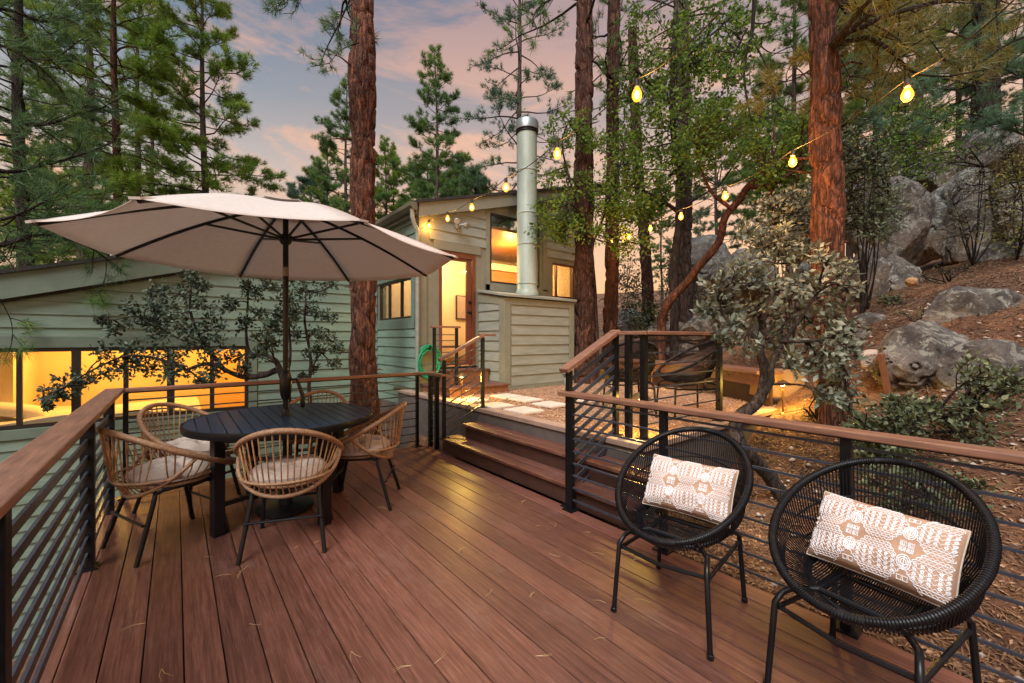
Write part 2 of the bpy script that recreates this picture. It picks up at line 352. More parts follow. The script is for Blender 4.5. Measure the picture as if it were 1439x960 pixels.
def gravelmat():
    m,nt,b=newmat('gravel')
    v=coords(nt); vo=nt.nodes.new('ShaderNodeTexVoronoi'); vo.inputs['Scale'].default_value=75; nt.links.new(v,vo.inputs['Vector'])
    sp=nt.nodes.new('ShaderNodeSeparateColor'); nt.links.new(vo.outputs['Color'],sp.inputs[0])
    c=ramp(nt,sp.outputs[0],[(.0,(.12,.055,.030)),(.4,(.30,.16,.09)),(.75,(.42,.25,.15)),(1,(.60,.46,.34))])
    c=mixc(nt,c,(.24,.115,.055),mth(nt,'MULTIPLY',ramp(nt,noise(nt,v,1.7,6,.65),[(.4,(0,0,0)),(.66,(1,1,1))]),.7))
    nt.links.new(c,b.inputs['Base Color']); b.inputs['Roughness'].default_value=.9
    bump(nt,b,mth(nt,'ADD',mth(nt,'MULTIPLY',vo.outputs['Distance'],-1.),mth(nt,'MULTIPLY',noise(nt,v,6,5),.8)),.8,.012); return m
M['gravel']=gravelmat()
X,Y=np.meshgrid(np.linspace(3.02,9.6,110),np.linspace(2.04,7.2,90),indexing='ij')
Zg=PZ0-.012+.012*fbm(np.stack([X.ravel(),Y.ravel(),0*X.ravel()],1),3,2.2,4).reshape(X.shape)
m=MB(); m.grid(np.stack([X.ravel(),Y.ravel(),Zg.ravel()],1),110,90); m.build('gravel_patio',M['gravel'],kind='structure',smooth='all')
# loose stones on the gravel
def pebbles(n,fn,smin,smax,seed):
    r=np.random.default_rng(seed); base=np.array([(1,0,0),(-1,0,0),(0,1,0),(0,-1,0),(0,0,1),(0,0,-1)],float); T=np.array([(0,2,4),(2,1,4),(1,3,4),(3,0,4),(2,0,5),(1,2,5),(3,1,5),(0,3,5)])
    xy=fn(r,n); s=r.uniform(smin,smax,(n,1,1))*r.uniform(.6,1.2,(n,1,3)); s[:,:,2]*=.6
    a=r.uniform(0,6.28,n); rot=np.zeros((n,3,3)); rot[:,0,0]=np.cos(a); rot[:,0,1]=-np.sin(a); rot[:,1,0]=np.sin(a); rot[:,1,1]=np.cos(a); rot[:,2,2]=1
    V=np.einsum('nij,nkj->nki',rot,base[None]*s)+xy[:,None,:]
    return V.reshape(-1,3),(T[None]+6*np.arange(n)[:,None,None]).reshape(-1,3)
def pf(r,n):
    x=3.05+r.random(n)**1.3*4.6; y=2.08+r.random(n)*4.; return np.stack([x,y,np.full(n,PZ0-.002)],1)
V,T=pebbles(9000,pf,.006,.016,5); link('gravel_stones',fastmesh('gravel_stones',V,T),pm('pebble',(.50,.34,.23),(.26,.14,.08),90,.85,0,isl=.9),kind='stuff')
# pavers
pv=[((3.62,4.86),'paver nearest the porch, just below the lit step'),((3.74,4.36),'paver in the row nearest the chimney box, middle one'),((3.72,3.84),'paver at the stair-rail end of the chimney-side row'),((3.20,3.74),'paver nearest the coping at the top of the steps'),((3.16,4.24),'paver beside the coping, in front of the porch corner'),((3.16,4.75),'paver beside the coping under the far stair rail'),((4.26,3.30),'paver behind the stair-rail post by the deck chair'),((4.30,4.52),'paver in front of the chimney box corner'),((3.14,5.16),'paver against the porch edge by the path light')]
pvp=[(712,557.5),(739,562),(774,569),(736,577.5),(697,570.5),(664,563),(822,562)]
for k,(px,py) in enumerate(pvp):
    p=PZ(px,py,.49); sz=.185
    m=MB(); m.box(p[0]-sz*.9,p[0]+sz*.9,p[1]-sz,p[1]+sz,PZ0-.01,PZ0+.018)
    lab=['square pale stone paver farthest from the deck, in front of the chimney box','square pale stone paver in the middle of the row below the chimney box','square pale stone paver in the gravel at the stair-rail post end of its row','square pale stone paver next to the coping, above the middle of the steps','square pale stone paver next to the coping, beside the far stair rail','square pale stone paver lit yellow by the porch path light','square pale stone paver seen through the right stair rail'][k]
    m.build('stone_paver',M['paver'],label=lab,cat='paver',group='stone pavers in the gravel',origin=(p[0],p[1],.49),bevel=.006)

# ================================================================ CABIN
YF,XS=6.2,3.08
cab=thing('cabin','sage green lap-sided mountain cabin with lit windows, glass door, shed roof and low wing','cabin',(XS,YF,.49))
def rtop(x): return 3.50+.291*(x-3.06)
def siding(mb,o,u,nrm,u0,u1,z0,z1,top=None,exp=.172,th=.018,holes=(),zstart=None):
    """lapped boards on a vertical plane: o origin, u horizontal direction, nrm outward"""
    o=np.array(o,float);u=np.array(u,float);nrm=np.array(nrm,float);Zv=np.array([0,0,1.])
    z=z0
    while z<z1-1e-4:
        zt=min(z+exp,z1)
        spans=[(u0,u1,z,zt)]
        for (a,b,c,d) in holes:
            ns=[]
            for (p,q,r,s_) in spans:
                if b<=p or a>=q or d<=r or c>=s_: ns.append((p,q,r,s_)); continue
                if a>p: ns.append((p,a,r,s_))
                if b<q: ns.append((b,q,r,s_))
                if c>r: ns.append((max(p,a),min(q,b),r,c))
                if d<s_: ns.append((max(p,a),min(q,b),d,s_))
            spans=ns
        for (p,q,r,s_) in spans:
            poly=[(p,r),(q,r),(q,s_),(p,s_)]
            if top:   # clip below the sloping line
                out=[]
                for i in range(4):
                    A=poly[i];B=poly[(i+1)%4]; fa=top(A[0])-A[1]; fb=top(B[0])-B[1]
                    if fa>=0: out.append(A)
                    if fa*fb<0: t_=fa/(fa-fb); out.append((A[0]+(B[0]-A[0])*t_,A[1]+(B[1]-A[1])*t_))
                poly=out
            if len(poly)<3: continue
            Vb=[];Vf=[]
            for (a,zz) in poly:
                off=th*(1-(zz-z)/exp)+.004
                Vb.append(o+u*a+Zv*zz); Vf.append(o+u*a+Zv*zz+nrm*off)
            n=len(poly); mb.add(Vb+Vf,[tuple(range(n,2*n)),tuple(range(n))[::-1]]+[(i,(i+1)%n,n+(i+1)%n,n+i) for i in range(n)])
        z=zt
    return mb
def wallgrid(mb,plane,c0,c1,u0,u1,z0,top,holes):
    """solid wall slab with rectangular openings; plane 'y' or 'x'"""
    us=sorted({u0,u1,*[h[0] for h in holes],*[h[1] for h in holes]})
    us=[a for a in us if u0<=a<=u1]
    def slab(a,b,z_0,za,zb):
        if plane=='y': c=[(a,c0,z_0),(b,c0,z_0),(b,c1,z_0),(a,c1,z_0),(a,c0,za),(b,c0,zb),(b,c1,zb),(a,c1,za)]
        else: c=[(c0,a,z_0),(c1,a,z_0),(c1,b,z_0),(c0,b,z_0),(c0,a,za),(c1,a,za),(c1,b,zb),(c0,b,zb)]
        mb.hexa(c)
    for a,b in zip(us[:-1],us[1:]):
        hs=sorted([(h[2],h[3]) for h in holes if h[0]<=a+1e-6 and h[1]>=b-1e-6]); zc=z0
        for h0,h1 in hs:
            if h0>zc: slab(a,b,zc,h0,h0)
            zc=h1
        slab(a,b,zc,top(a),top(b))
    return mb
DOOR=(3.43,4.16,.86,2.83); WIN=(4.49,5.72,2.37,3.86); WIN2=(6.07,6.75,2.20,2.92)
XR=7.3
# front wall
wallgrid(MB(),'y',YF,YF+.14,XS,XR,-.6,lambda a:rtop(a)-.04,[DOOR,(WIN[0],WIN[1],WIN[2],3.66),WIN2]).build('front_wall',M['trim'],cab)
siding(MB(),(0,YF,0),(1,0,0),(0,-1,0),3.25,4.38,2.985,3.9,lambda a:rtop(a)-.20).build('siding',M['siding'],cab)
siding(MB(),(0,YF,0),(1,0,0),(0,-1,0),5.92,XR,3.02,4.8,lambda a:rtop(a)-.20).build('siding',M['siding'],cab)
m=MB(); m.box(XS-.03,XS+.11,YF-.03,YF+.0,-.6,3.33); m.box(XS-.03,XS,YF+.0,YF+.12,-2.7,3.33); m.build('corner_board',M['trim'],cab,bevel=.003)
m=MB(); m.box(5.80,5.92,YF-.022,YF-.002,2.3,4.10); m.box(4.38,4.47,YF-.022,YF-.002,2.1,3.66);m.box(4.38,5.92,YF-.022,YF-.002,2.22,2.335); m.build('window_trim',M['trim'],cab,bevel=.003)
# side wall towards the deck
SW=(6.50,7.92,1.69,2.38)
wallgrid(MB(),'x',XS,XS+.13,YF+.14,8.02,-2.8,lambda a:3.46,[SW]).build('side_wall',M['trim'],cab)
siding(MB(),(XS,0,0),(0,1,0),(-1,0,0),YF+.13,8.0,-2.756,3.4,holes=[(YF,8.02,1.50,2.52)]).build('siding',M['siding_w'],cab)
# window in side wall
def window(name,parent,plane,c,u0,u1,z0,z1,mull=(),fw=.035,mat='frame',depth=.05,wide=()):
    """frame with mullions and a glass pane"""
    m=MB()
    def bx(a,b,c0,c1,za,zb):
        if plane=='y': m.box(a,b,c0,c1,za,zb)
        else: m.box(c0,c1,a,b,za,zb)
    c0,c1=c-depth/2,c+depth/2
    bx(u0,u0+fw,c0,c1,z0,z1); bx(u1-fw,u1,c0,c1,z0,z1); bx(u0+fw,u1-fw,c0,c1,z0,z0+fw); bx(u0+fw,u1-fw,c0,c1,z1-fw,z1)
    for i,q in enumerate(mull):
        w=(wide[i] if i<len(wide) else fw*.8)/2; bx(q-w,q+w,c0-.003,c1-.003,z0+fw,z1-fw)
    o=m.build(name,M[mat],parent)
    g=MB()
    if plane=='y': g.box(u0+fw-.003,u1-fw+.003,c-.004,c+.002,z0+fw-.003,z1-fw+.003)
    else: g.box(c-.004,c+.002,u0+fw-.003,u1-fw+.003,z0+fw-.003,z1-fw+.003)
    g.build('glass_pane',M['glass'],o); return o
window('window',cab,'x',XS+.03,SW[0],SW[1],SW[2],SW[3],[6.94,7.48])
m=MB(); m.box(XS-.022,XS-.002,6.36,6.49,1.55,2.5); m.box(XS-.024,XS-.004,6.36,8.0,1.51,1.68); m.box(XS-.024,XS-.004,6.36,8.0,2.39,2.52); m.build('window_trim',M['trim_w'],cab,bevel=.003)
# big front window, sloped head
o=window('window',cab,'y',YF+.03,WIN[0],WIN[1],WIN[2],3.66,[])
window('window',cab,'y',YF+.04,WIN2[0],WIN2[1],WIN2[2],WIN2[3],[6.22],mat='doorwood')
# door: frame, stile, glass
m=MB(); m.box(DOOR[0],DOOR[0]+.055,YF-.012,YF+.12,DOOR[2],DOOR[3]); m.box(DOOR[1]-.06,DOOR[1],YF-.012,YF+.12,DOOR[2],DOOR[3]); m.box(DOOR[0]+.055,DOOR[1]-.06,YF-.012,YF+.12,DOOR[3]-.09,DOOR[3]); m.build('door_frame',M['doorwood'],cab,bevel=.003)
dr=MB(); dr.box(DOOR[1]-.17,DOOR[1]-.065,YF+.02,YF+.06,DOOR[2]+.02,DOOR[3]-.095); dr.box(DOOR[0]+.06,DOOR[1]-.17,YF+.02,YF+.06,DOOR[3]-.14,DOOR[3]-.095); dr.box(DOOR[0]+.06,DOOR[1]-.17,YF+.02,YF+.06,DOOR[2]+.02,DOOR[2]+.07)
dd=dr.build('door',M['doorwood'],cab,bevel=.002)
m=MB(); m.box(DOOR[0]+.057,DOOR[1]-.168,YF+.036,YF+.042,DOOR[2]+.06,DOOR[3]-.13); m.build('glass_pane',M['glass'],dd)
m=MB(); m.tube([(DOOR[1]-.10,YF+.02,1.80),(DOOR[1]-.10,YF-.035,1.80),(DOOR[1]-.20,YF-.04,1.80)],.010,8); m.lathe([(.028,0),(.028,.012)],(DOOR[1]-.10,YF+.02,1.80),16,(0,-1,0)); m.lathe([(.028,0),(.028,.012)],(DOOR[1]-.10,YF+.02,1.98),16,(0,-1,0)); m.build('handle',M['metalb'],dd)
m=MB(); m.box(DOOR[0]-.10,DOOR[1]+.10,YF-.03,YF-.002,2.835,2.98); m.build('door_head_trim',M['trim'],cab,bevel=.003)
m=MB(); m.box(DOOR[0],DOOR[1],YF-.05,YF+.12,DOOR[2]-.05,DOOR[2]-.001); m.build('threshold',M['metalb'],cab)
# roof: sloping slab with fascia
rf=MB(); y0,y1=YF-.10,12.2
def slab(x0,x1,ya,yb,zf,th):
    rf.hexa([(x0,ya,zf(x0)),(x1,ya,zf(x1)),(x1,yb,zf(x1)),(x0,yb,zf(x0)),(x0,ya,zf(x0)+th),(x1,ya,zf(x1)+th),(x1,yb,zf(x1)+th),(x0,yb,zf(x0)+th)])
slab(XS-.12,XR+.4,y0-.03,y1,lambda a:rtop(a)+.02,.05)
roof=rf.build('roof',M['roof'],cab)
rf=MB(); slab(XS-.06,XR+.4,y0,y0+.04,lambda a:rtop(a)-.20,.22); rf.build('fascia_board',M['trim'],roof,bevel=.003)
rf=MB(); slab(XS-.06,XR+.4,y0+.04,y0+.10,lambda a:rtop(a)-.17,.10); rf.build('soffit',M['trim'],roof)
# gutter along the eave and downspout
g=MB(); g.prism([(XS-.10,y0-.02,3.50),(XS-.22,y0-.02,3.50),(XS-.22,y0-.02,3.44),(XS-.17,y0-.02,3.385),(XS-.10,y0-.02,3.385)],(0,2.0,0)); g.build('gutter',pm('gutter_paint',(.14,.135,.10),(.10,.10,.075),4,.45,.1,.002),roof,bevel=.004)
m=MB(); m.box(XS-.095,XS-.03,YF-.05,7.98,3.34,3.47); m.build('eave_board',M['trim'],roof)
g=MB(); g.tube([(XS-.16,YF-.06,3.40),(XS-.16,YF-.06,3.28),(XS-.13,YF-.055,3.18),(XS-.075,YF-.06,3.08),(XS-.07,YF-.06,2.9),(XS-.07,YF-.06,.3)],.035,10); g.build('downspout',M['siding'],cab,smooth=True)
# chimney chase
BX0,BX1,BY=4.235,5.87,5.44
ch=MB(); ch.hexa([(BX0,BY,.40),(BX1,BY,.40),(BX1,YF-.001,.40),(BX0,YF-.001,.40),(BX0,BY,2.03),(BX1,BY,2.03),(BX1,YF-.001,2.17),(BX0,YF-.001,2.17)])
chase=ch.build('chimney_chase',M['trim'],cab)
siding(MB(),(0,BY,0),(1,0,0),(0,-1,0),BX0+.13,BX1-.12,.55,1.93).build('siding',M['siding'],chase)
siding(MB(),(BX0,0,0),(0,1,0),(-1,0,0),BY+.14,YF-.02,.62,1.99).build('siding',M['siding'],chase)
m=MB()
m.box(BX0-.02,BX0+.11,BY-.024,BY-.002,.44,2.02); m.box(BX1-.11,BX1+.02,BY-.024,BY-.002,.44,2.02); m.box(BX0+.11,BX1-.11,BY-.024,BY-.002,1.91,2.02); m.box(BX0+.11,BX1-.11,BY-.020,BY-.002,.44,.545)
m.box(BX0-.022,BX0-.002,BY-.002,BY+.13,.44,2.02); m.hexa([(BX0-.022,BY+.13,1.92),(BX0-.002,BY+.13,1.92),(BX0-.002,YF-.01,1.99),(BX0-.022,YF-.01,1.99),(BX0-.022,BY+.13,2.03),(BX0-.002,BY+.13,2.03),(BX0-.002,YF-.01,2.14),(BX0-.022,YF-.01,2.14)])
m.build('corner_trim',M['trim'],chase,bevel=.003)
m=MB(); m.hexa([(BX0-.06,BY-.07,2.035),(BX1+.05,BY-.07,2.035),(BX1+.05,YF-.03,2.175),(BX0-.06,YF-.03,2.175),(BX0-.06,BY-.07,2.075),(BX1+.05,BY-.07,2.075),(BX1+.05,YF-.03,2.215),(BX0-.06,YF-.03,2.215)]); m.build('chase_roof',M['siding'],chase,bevel=.004)
# flue pipe
PXc,PYc=5.035,5.80
m=MB(); m.lathe([(.215,2.12),(.215,2.17),(.205,2.20),(.185,2.26),(.185,5.10)],(PXc,PYc,0),32); fp=m.build('flue_pipe',M['galv'],cab,smooth=True)
for z in (2.33,3.05,3.62,4.40): 
    m=MB(); m.lathe([(.188,z),(.193,z+.006),(.193,z+.03),(.188,z+.036)],(PXc,PYc,0),32); m.build('pipe_band',M['galv'],fp,smooth=True)
m=MB(); m.lathe([(.19,5.10),(.205,5.11),(.205,5.13),(.19,5.14),(.19,5.16)],(PXc,PYc,0),32); m.build('collar',M['metalb'],fp,smooth=True)
m=MB(); m.lathe([(.215,5.16),(.215,5.31),(.20,5.335),(.03,5.35)],(PXc,PYc,0),32); m.build('flue_cap',pm('flue_cap_metal',(.30,.33,.32),None,6,.4,.05,metal=.7),fp,smooth=True)
# outlet with cables on the chase corner
p=PY(795,519,BY-.05)
t=thing('outlet_box','grey outdoor outlet box with loose cables on the chimney box corner','outlet',p)
m=MB(); m.box(p[0]-.05,p[0]+.03,BY-.08,BY-.021,p[2]-.09,p[2]+.07); m.build('box',M['grey'],t,bevel=.008)
m=MB()
for k in range(4):
    a=p+np.array([-.03+.02*k,-.03,-.09]); m.tube([a,a+[.03*(k-1.5),-.02,-.12],a+[-.03+.03*k,-.03,-.28],a+[.05-.03*k,-.02,-.36],a+[.03,.0,-.2],a+[.02,0,-.02]],.005,6)
m.build('cable',M['white'],t,smooth=True)
# twin floodlight on the siding
p=PY(643,318,YF-.03); t=thing('flood_light','small twin-head floodlight on the siding under the roof fascia','light fixture',p)
m=MB(); m.lathe([(.055,0),(.055,.02),(.03,.03)],p+[0,.0,0],16,(0,-1,0)); m.build('base_plate',M['grey'],t,smooth=True)
for s_ in (-1,1):
    a=p+np.array([0,-.03,0]); b=p+np.array([.09*s_,-.13,-.02*s_+.02]); m=MB(); m.tube([a,(a+b)/2+[0,0,.02],b],.012,8); m.lathe([(.02,-.05),(.045,-.03),(.052,.04),(.046,.045)],b,16,(.4*s_,-.9,-.25)); m.build('lamp_head',M['grey'],t,smooth=True)
# interior of the cabin
def room(name,x0,x1,y0,y1,z0,z1,wm,fm,cm,cut=()):
    m=MB()
    if 'back' not in cut: m.box(x0,x1,y1,y1+.05,z0,z1)
    if 'left' in cut: m.box(x0-.05,x0,y0,y1,z0,1.68); m.box(x0-.05,x0,y0,y1,2.40,z1); m.box(x0-.05,x0,y0,6.49,1.68,2.40); m.box(x0-.05,x0,7.93,y1,1.68,2.40)
    else: m.box(x0-.05,x0,y0,y1,z0,z1)
    m.box(x1,x1+.05,y0,y1,z0,z1); m.build('interior_wall',wm,cab)
    m=MB(); m.box(x0,x1,y0,y1,z0-.05,z0); m.build('interior_floor',fm,cab)
    m=MB(); m.hexa([(x0,y0,z1),(x1,y0,z1),(x1,y1,z1),(x0,y1,z1),(x0,y0,z1+.05),(x1,y0,z1+.05),(x1,y1,z1+.05),(x0,y1,z1+.05)]); m.build('interior_ceiling',cm,cab)
room('r',XS+.19,XR-.1,YF+.16,8.9,.84,3.42,M['cream'],M['planks'],M['planks'],('left',))
m=MB(); m.box(5.52,XR-.2,8.0,8.06,.84,2.96); m.build('interior_partition',M['planks'],cab)
m=MB(); m.box(5.40,XR-.2,7.9,8.06,2.97,3.12); m.box(XS+.25,5.5,8.0,8.06,.85,3.3); m.build('interior_beam',M['cream'],cab)
# picture on the inner wall seen through the door, and a console with a lamp
A_=PY(641,415,7.97); B_=PY(656,449,7.97)
t=thing('picture_frame','thin framed pale picture on the cream wall inside the doorway','picture',(5.1,7.97,1.7))
m=MB(); m.box(A_[0],B_[0],7.955,7.995,B_[2],A_[2]); m.build('frame',M['frame'],t); m=MB(); m.box(A_[0]+.02,B_[0]-.02,7.950,7.9545,B_[2]+.02,A_[2]-.02); m.build('print',pm('print_paper',(.45,.36,.36),(.38,.30,.30),6,.6,0),t)
t=thing('console_table','low wooden console inside the doorway with a small bowl','table',(4.7,7.6,.84))
m=MB(); m.box(4.2,5.2,7.55,7.9,1.15,1.19); m.build('tabletop',M['doorwood'],t)
for a in (4.22,5.14):
    for b in (7.57,7.86): m=MB(); m.box(a,a+.03,b,b+.03,.84,1.15); m.build('leg',M['doorwood'],t)
# ---------------------------------------------------------------- porch
t=thing('porch','low wooden porch platform and upper step in front of the lit glass door','porch',(3.6,5.7,.49))
m=MB(); m.box(3.08,4.20,5.26,6.16,.585,.615); m.build('platform',M['deck'],t,bevel=.004)
m=MB(); m.box(3.10,4.18,5.28,5.30,.47,.585); m.box(4.16,4.18,5.30,6.16,.47,.585); m.box(3.10,3.12,5.30,6.16,.1,.585); m.build('skirt_board',M['redwood'],t)
m=MB(); m.box(3.40,4.20,5.80,6.15,.80,.83); m.build('upper_step',M['deck'],t,bevel=.004)
m=MB(); m.box(3.42,4.18,5.82,5.84,.615,.80); m.box(3.42,3.44,5.84,6.15,.615,.80); m.build('step_riser',M['redwood'],t)
# porch railing (left edge) : higher cap, posts, bars
t=thing('porch_railing','short dark porch railing standing left of the lit doorway above the hose','railing',(3.1,5.4,.6))
a=np.array([3.03,5.62,0.]); b=np.array([3.42,5.62,0.]); c=np.array([3.42,5.30,0.])
zt=1.52
m=MB(); m.bar(a+[-.05,0,zt],b+[.06,0,zt],.07,.03); m.build('top_rail',M['capx'],t,bevel=.005)
for p_ in (a,b): m=MB(); m.bar(p_+[0,0,.0 if p_ is a else .6],p_+[0,0,zt-.015],.04,.04,(1,0,0)); m.build('post',M['metalb'],t,bevel=.002)
for k in range(9): m=MB(); z=.68+.09*k; m.bar(a+[0,0,z],b+[0,0,z],.008,.012); m.build('bar',M['barmetal'],t)
# hose reel coil
p=PY(603,508,YF-.09); t=thing('garden_hose','coiled bright green garden hose hanging on the cabin corner beside the porch rail','hose',p)
m=MB(); pts=[]
for k in range(9*28):
    a_=k/28*2*math.pi; rr=.185+.028*math.sin(k*.13)+.012*math.sin(k*.37); pts.append((2.93+.02*math.sin(k*.21)+.05*math.cos(a_),6.06-.04*math.sin(a_*.11)+.03*math.sin(k*.07),1.16+rr*1.25*math.sin(a_))); pts[-1]=(p[0]+rr*math.cos(a_)*.98,p[1]+.03*math.sin(k*.07),p[2]+rr*1.25*math.sin(a_))
m.tube(pts,.011,6); m.build('hose_coil',M['hose'],t,smooth=True)
m=MB(); m.tube([(p[0],YF-.001,p[2]+.2),(p[0],YF-.12,p[2]+.2),(p[0],YF-.14,p[2]+.26)],.015,8); m.build('hook',M['metalb'],t)

# ---------------------------------------------------------------- low wing
YW=8.0
def XW(px): return float(PY(px,500,YW)[0])
ff0=PY(0,425,YW-.0); ff1=PY(262,384,YW-.0); sl=(ff1[2]-ff0[2])/(ff1[0]-ff0[0])
def wtop(x): return float(ff0[2]+sl*(x-ff0[0]))
wx0=-4.6
WZ0,WZ1=.20,1.22; wr=XW(349)
wallgrid(MB(),'y',YW,YW+.14,wx0,XS,-2.85,lambda a:wtop(a)+.1,[(wx0+.4,wr,WZ0,WZ1)]).build('wing_wall',M['trim_w'],cab)
siding(MB(),(0,YW,0),(1,0,0),(0,-1,0),wx0,XS-.02,-2.816,3.4,lambda a:wtop(a),holes=[(wx0-.1,wr+.13,WZ0-.14,WZ1+.145)]).build('siding',M['siding_w'],cab)
m=MB(); m.box(wx0,wr+.12,YW-.030,YW-.002,WZ1+.002,WZ1+.14); m.box(wr+.002,wr+.12,YW-.032,YW-.002,WZ0-.13,WZ1+.0); m.box(wx0,wr+.0,YW-.034,YW-.002,WZ0-.13,WZ0-.004); m.build('window_trim',M['trim_w'],cab,bevel=.003)
mu=[XW(27),XW(107),XW(177),XW(240),XW(298)]
window('window',cab,'y',YW+.02,wx0+.4,wr,WZ0,WZ1,[XW(27)-.9]+mu,fw=.05,wide=[.05,.05,.09,.055,.09,.055])
rf=MB()
def slab2(x0,x1,ya,yb,zf,th): rf.hexa([(x0,ya,zf(x0)),(x1,ya,zf(x1)),(x1,yb,zf(x1)),(x0,yb,zf(x0)),(x0,ya,zf(x0)+th),(x1,ya,zf(x1)+th),(x1,yb,zf(x1)+th),(x0,yb,zf(x0)+th)])
slab2(wx0-.4,XS-.10,YW-.16,12,lambda a:wtop(a)+.33,.05); wroof=rf.build('wing_roof',M['roof'],cab)
rf=MB(); slab2(wx0-.4,XS-.10,YW-.12,YW-.08,lambda a:wtop(a)+.02,.31); rf.build('fascia_board',M['trim_w'],wroof,bevel=.003)
rf=MB(); slab2(wx0-.4,XS-.10,YW-.08,YW-.0,lambda a:wtop(a)-.01,.03); rf.build('soffit',M['roof'],wroof)
# wing interior
m=MB(); m.box(wx0,wr+.9,10.6,10.66,-.9,2.2); m.box(wx0-.05,wx0,YW+.14,10.6,-.9,2.2); m.box(wr+.9,wr+.95,YW+.14,10.6,-.9,2.2); m.build('interior_wall',M['yellowp'],cab)
m=MB(); m.box(wx0,wr+.9,YW+.14,10.6,-.95,-.9); m.build('interior_floor',M['planks'],cab)
m=MB(); m.box(wx0,wr+.9,YW+.14,10.6,1.75,1.8); m.build('interior_ceiling',M['yellowp'],cab)
m=MB(); p=XW(247); m.box(.62,1.28,10.52,10.60,-.9,1.12); dr2=m.build('interior_door',pm('interior_door_paint',(.70,.42,.16),(.66,.38,.14),2,.6,0),cab,bevel=.01)
m=MB(); m.box(-1.95,-1.83,9.2,10.6,-.9,1.75); m.build('interior_wall_end',M['yellowp'],cab)
t=thing('bed','low bed with rumpled cream bedding seen through the wing window','bed',(-1.2,9.2,-.9))
n_=40; U,Vv=np.meshgrid(np.linspace(0,1,n_),np.linspace(0,1,n_),indexing='ij')
bz=.22+.06*fbm(np.stack([U.ravel()*3,Vv.ravel()*3,0*U.ravel()],1),5,1.6,4).reshape(U.shape); edge=np.minimum(np.minimum(U,1-U),np.minimum(Vv,1-Vv)); bz=np.where(edge<.02,-.7,bz)
m=MB(); m.grid(np.stack([(-2.9+3.3*U).ravel(),(8.45+1.7*Vv).ravel(),bz.ravel()],1),n_,n_); m.build('duvet',M['linen'],t,smooth=True)
for k,(a,b) in enumerate(((-2.35,8.75),(-2.3,9.35),(-1.75,9.0))):
    n_=20; U,Vv=np.meshgrid(np.linspace(-1,1,n_),np.linspace(-1,1,n_),indexing='ij'); h=.15*((1-U**4)*(1-Vv**4))**.5
    m=MB(); m.grid(np.stack([a+.33*U.ravel(),b+.24*Vv.ravel(),.26+.1*k*0+U.ravel()*-.08+h.ravel()],1),n_,n_); m.build('bed_pillow',M['linen'],t,smooth='all')
# ================================================================ TABLE, UMBRELLA
TX,TY=.665,3.635
t=thing('dining_table','round black slatted outdoor dining table under the umbrella','table',(TX,TY,0)); RT_=.635
m=MB(); ns=17; w=2*RT_/ns
for k in range(ns):
    a=-RT_+w*k+.003;b=a+w-.006; xs=np.linspace(a,b,5)
    top=[(x_,math.sqrt(max(RT_**2-.0-x_**2,0))) for x_ in xs]
    poly=[(TX+x_,TY+y_,.712) for x_,y_ in top]+[(TX+x_,TY-y_,.712) for x_,y_ in top[::-1]]
    m.prism(poly[::-1],(0,0,.028))
m.build('tabletop',M['tabletop'],t,bevel=.002)
m=MB(); pts=[(TX+RT_*.99*math.cos(a),TY+RT_*.99*math.sin(a),0) for a in np.linspace(0,2*np.pi,64,endpoint=False)]
V=[];n_=64
for (r_,z) in ((RT_+.008,.742),(RT_+.012,.725),(RT_+.006,.695),(RT_-.06,.695),(RT_-.06,.708),(RT_-.012,.711),(RT_-.004,.7425)): V+= [(TX+r_*math.cos(a),TY+r_*math.sin(a),z) for a in np.arange(n_)*2*np.pi/n_]
Fc=[(i*n_+k,i*n_+(k+1)%n_,((i+1)%7)*n_+(k+1)%n_,((i+1)%7)*n_+k) for i in range(7) for k in range(n_)]
m.add(V,Fc); m.build('rim',M['metalb'],t,smooth=True)
dl=np.array([.445,.17]); dp=np.array([-.17,.445])
for q in (dl,-dl,dp,-dp):
    m=MB(); m.bar((TX+q[0],TY+q[1],0),(TX+q[0],TY+q[1],.70),.068,.068,(q[0],q[1],0)); m.build('leg',M['metalb'],t,bevel=.004)
m=MB()
for a,b in ((dl,dp),(dp,-dl),(-dl,-dp),(-dp,dl)): m.bar((TX+a[0],TY+a[1],.66),(TX+b[0],TY+b[1],.66),.02,.07)
m.bar((TX-.45,TY-.17,.20),(TX+.45,TY+.17,.20),.03,.03)
m.build('apron',M['metalb'],t)
UX,UY=.67,3.66
t=thing('patio_umbrella','large octagonal taupe and white market umbrella standing through the round table','umbrella',(UX,UY,0))
m=MB(); m.tube([(UX,UY,0),(UX,UY,2.40)],.0205,20); m.build('pole',M['metalb'],t,smooth=True)
m=MB(); m.tube([(UX,UY,1.83),(UX,UY,1.90)],.0225,20); m.build('pole_sleeve',pm('sleeve_metal',(.30,.24,.19),None,9,.35,0,metal=.6),t,smooth=True)
m=MB(); m.lathe([(.03,-.02),(.032,.0),(.03,.04),(.022,.05)],(UX,UY,.74),20); m.build('table_collar',M['metalb'],t,smooth=True)
m=MB(); m.lathe([(.17,0),(.20,.01),(.20,.035),(.05,.05),(.032,.25),(.028,.25)],(UX,UY,.002),32); m.build('base',M['metalb'],t,smooth=True)
m=MB(); m.lathe([(.022,.86),(.036,.89),(.044,.95),(.045,1.02),(.034,1.07),(.022,1.09)],(UX,UY,0),20); cb=m.build('crank_housing',M['metalb'],t,smooth=True)
cd_=np.array([RT[0],RT[1],0])
m=MB(); c0=np.array([UX,UY,1.02]); m.tube([c0+cd_*.03,c0+cd_*.085,c0+cd_*.10+[0,0,-.03],c0+cd_*.135+[0,0,-.13]],[.010,.010,.013,.016],10); m.lathe([(.012,-.02),(.018,0),(.018,.05),(.012,.07)],c0+cd_*.135+[0,0,-.20],12); m.build('crank_handle',M['metalb'],cb,smooth=True)
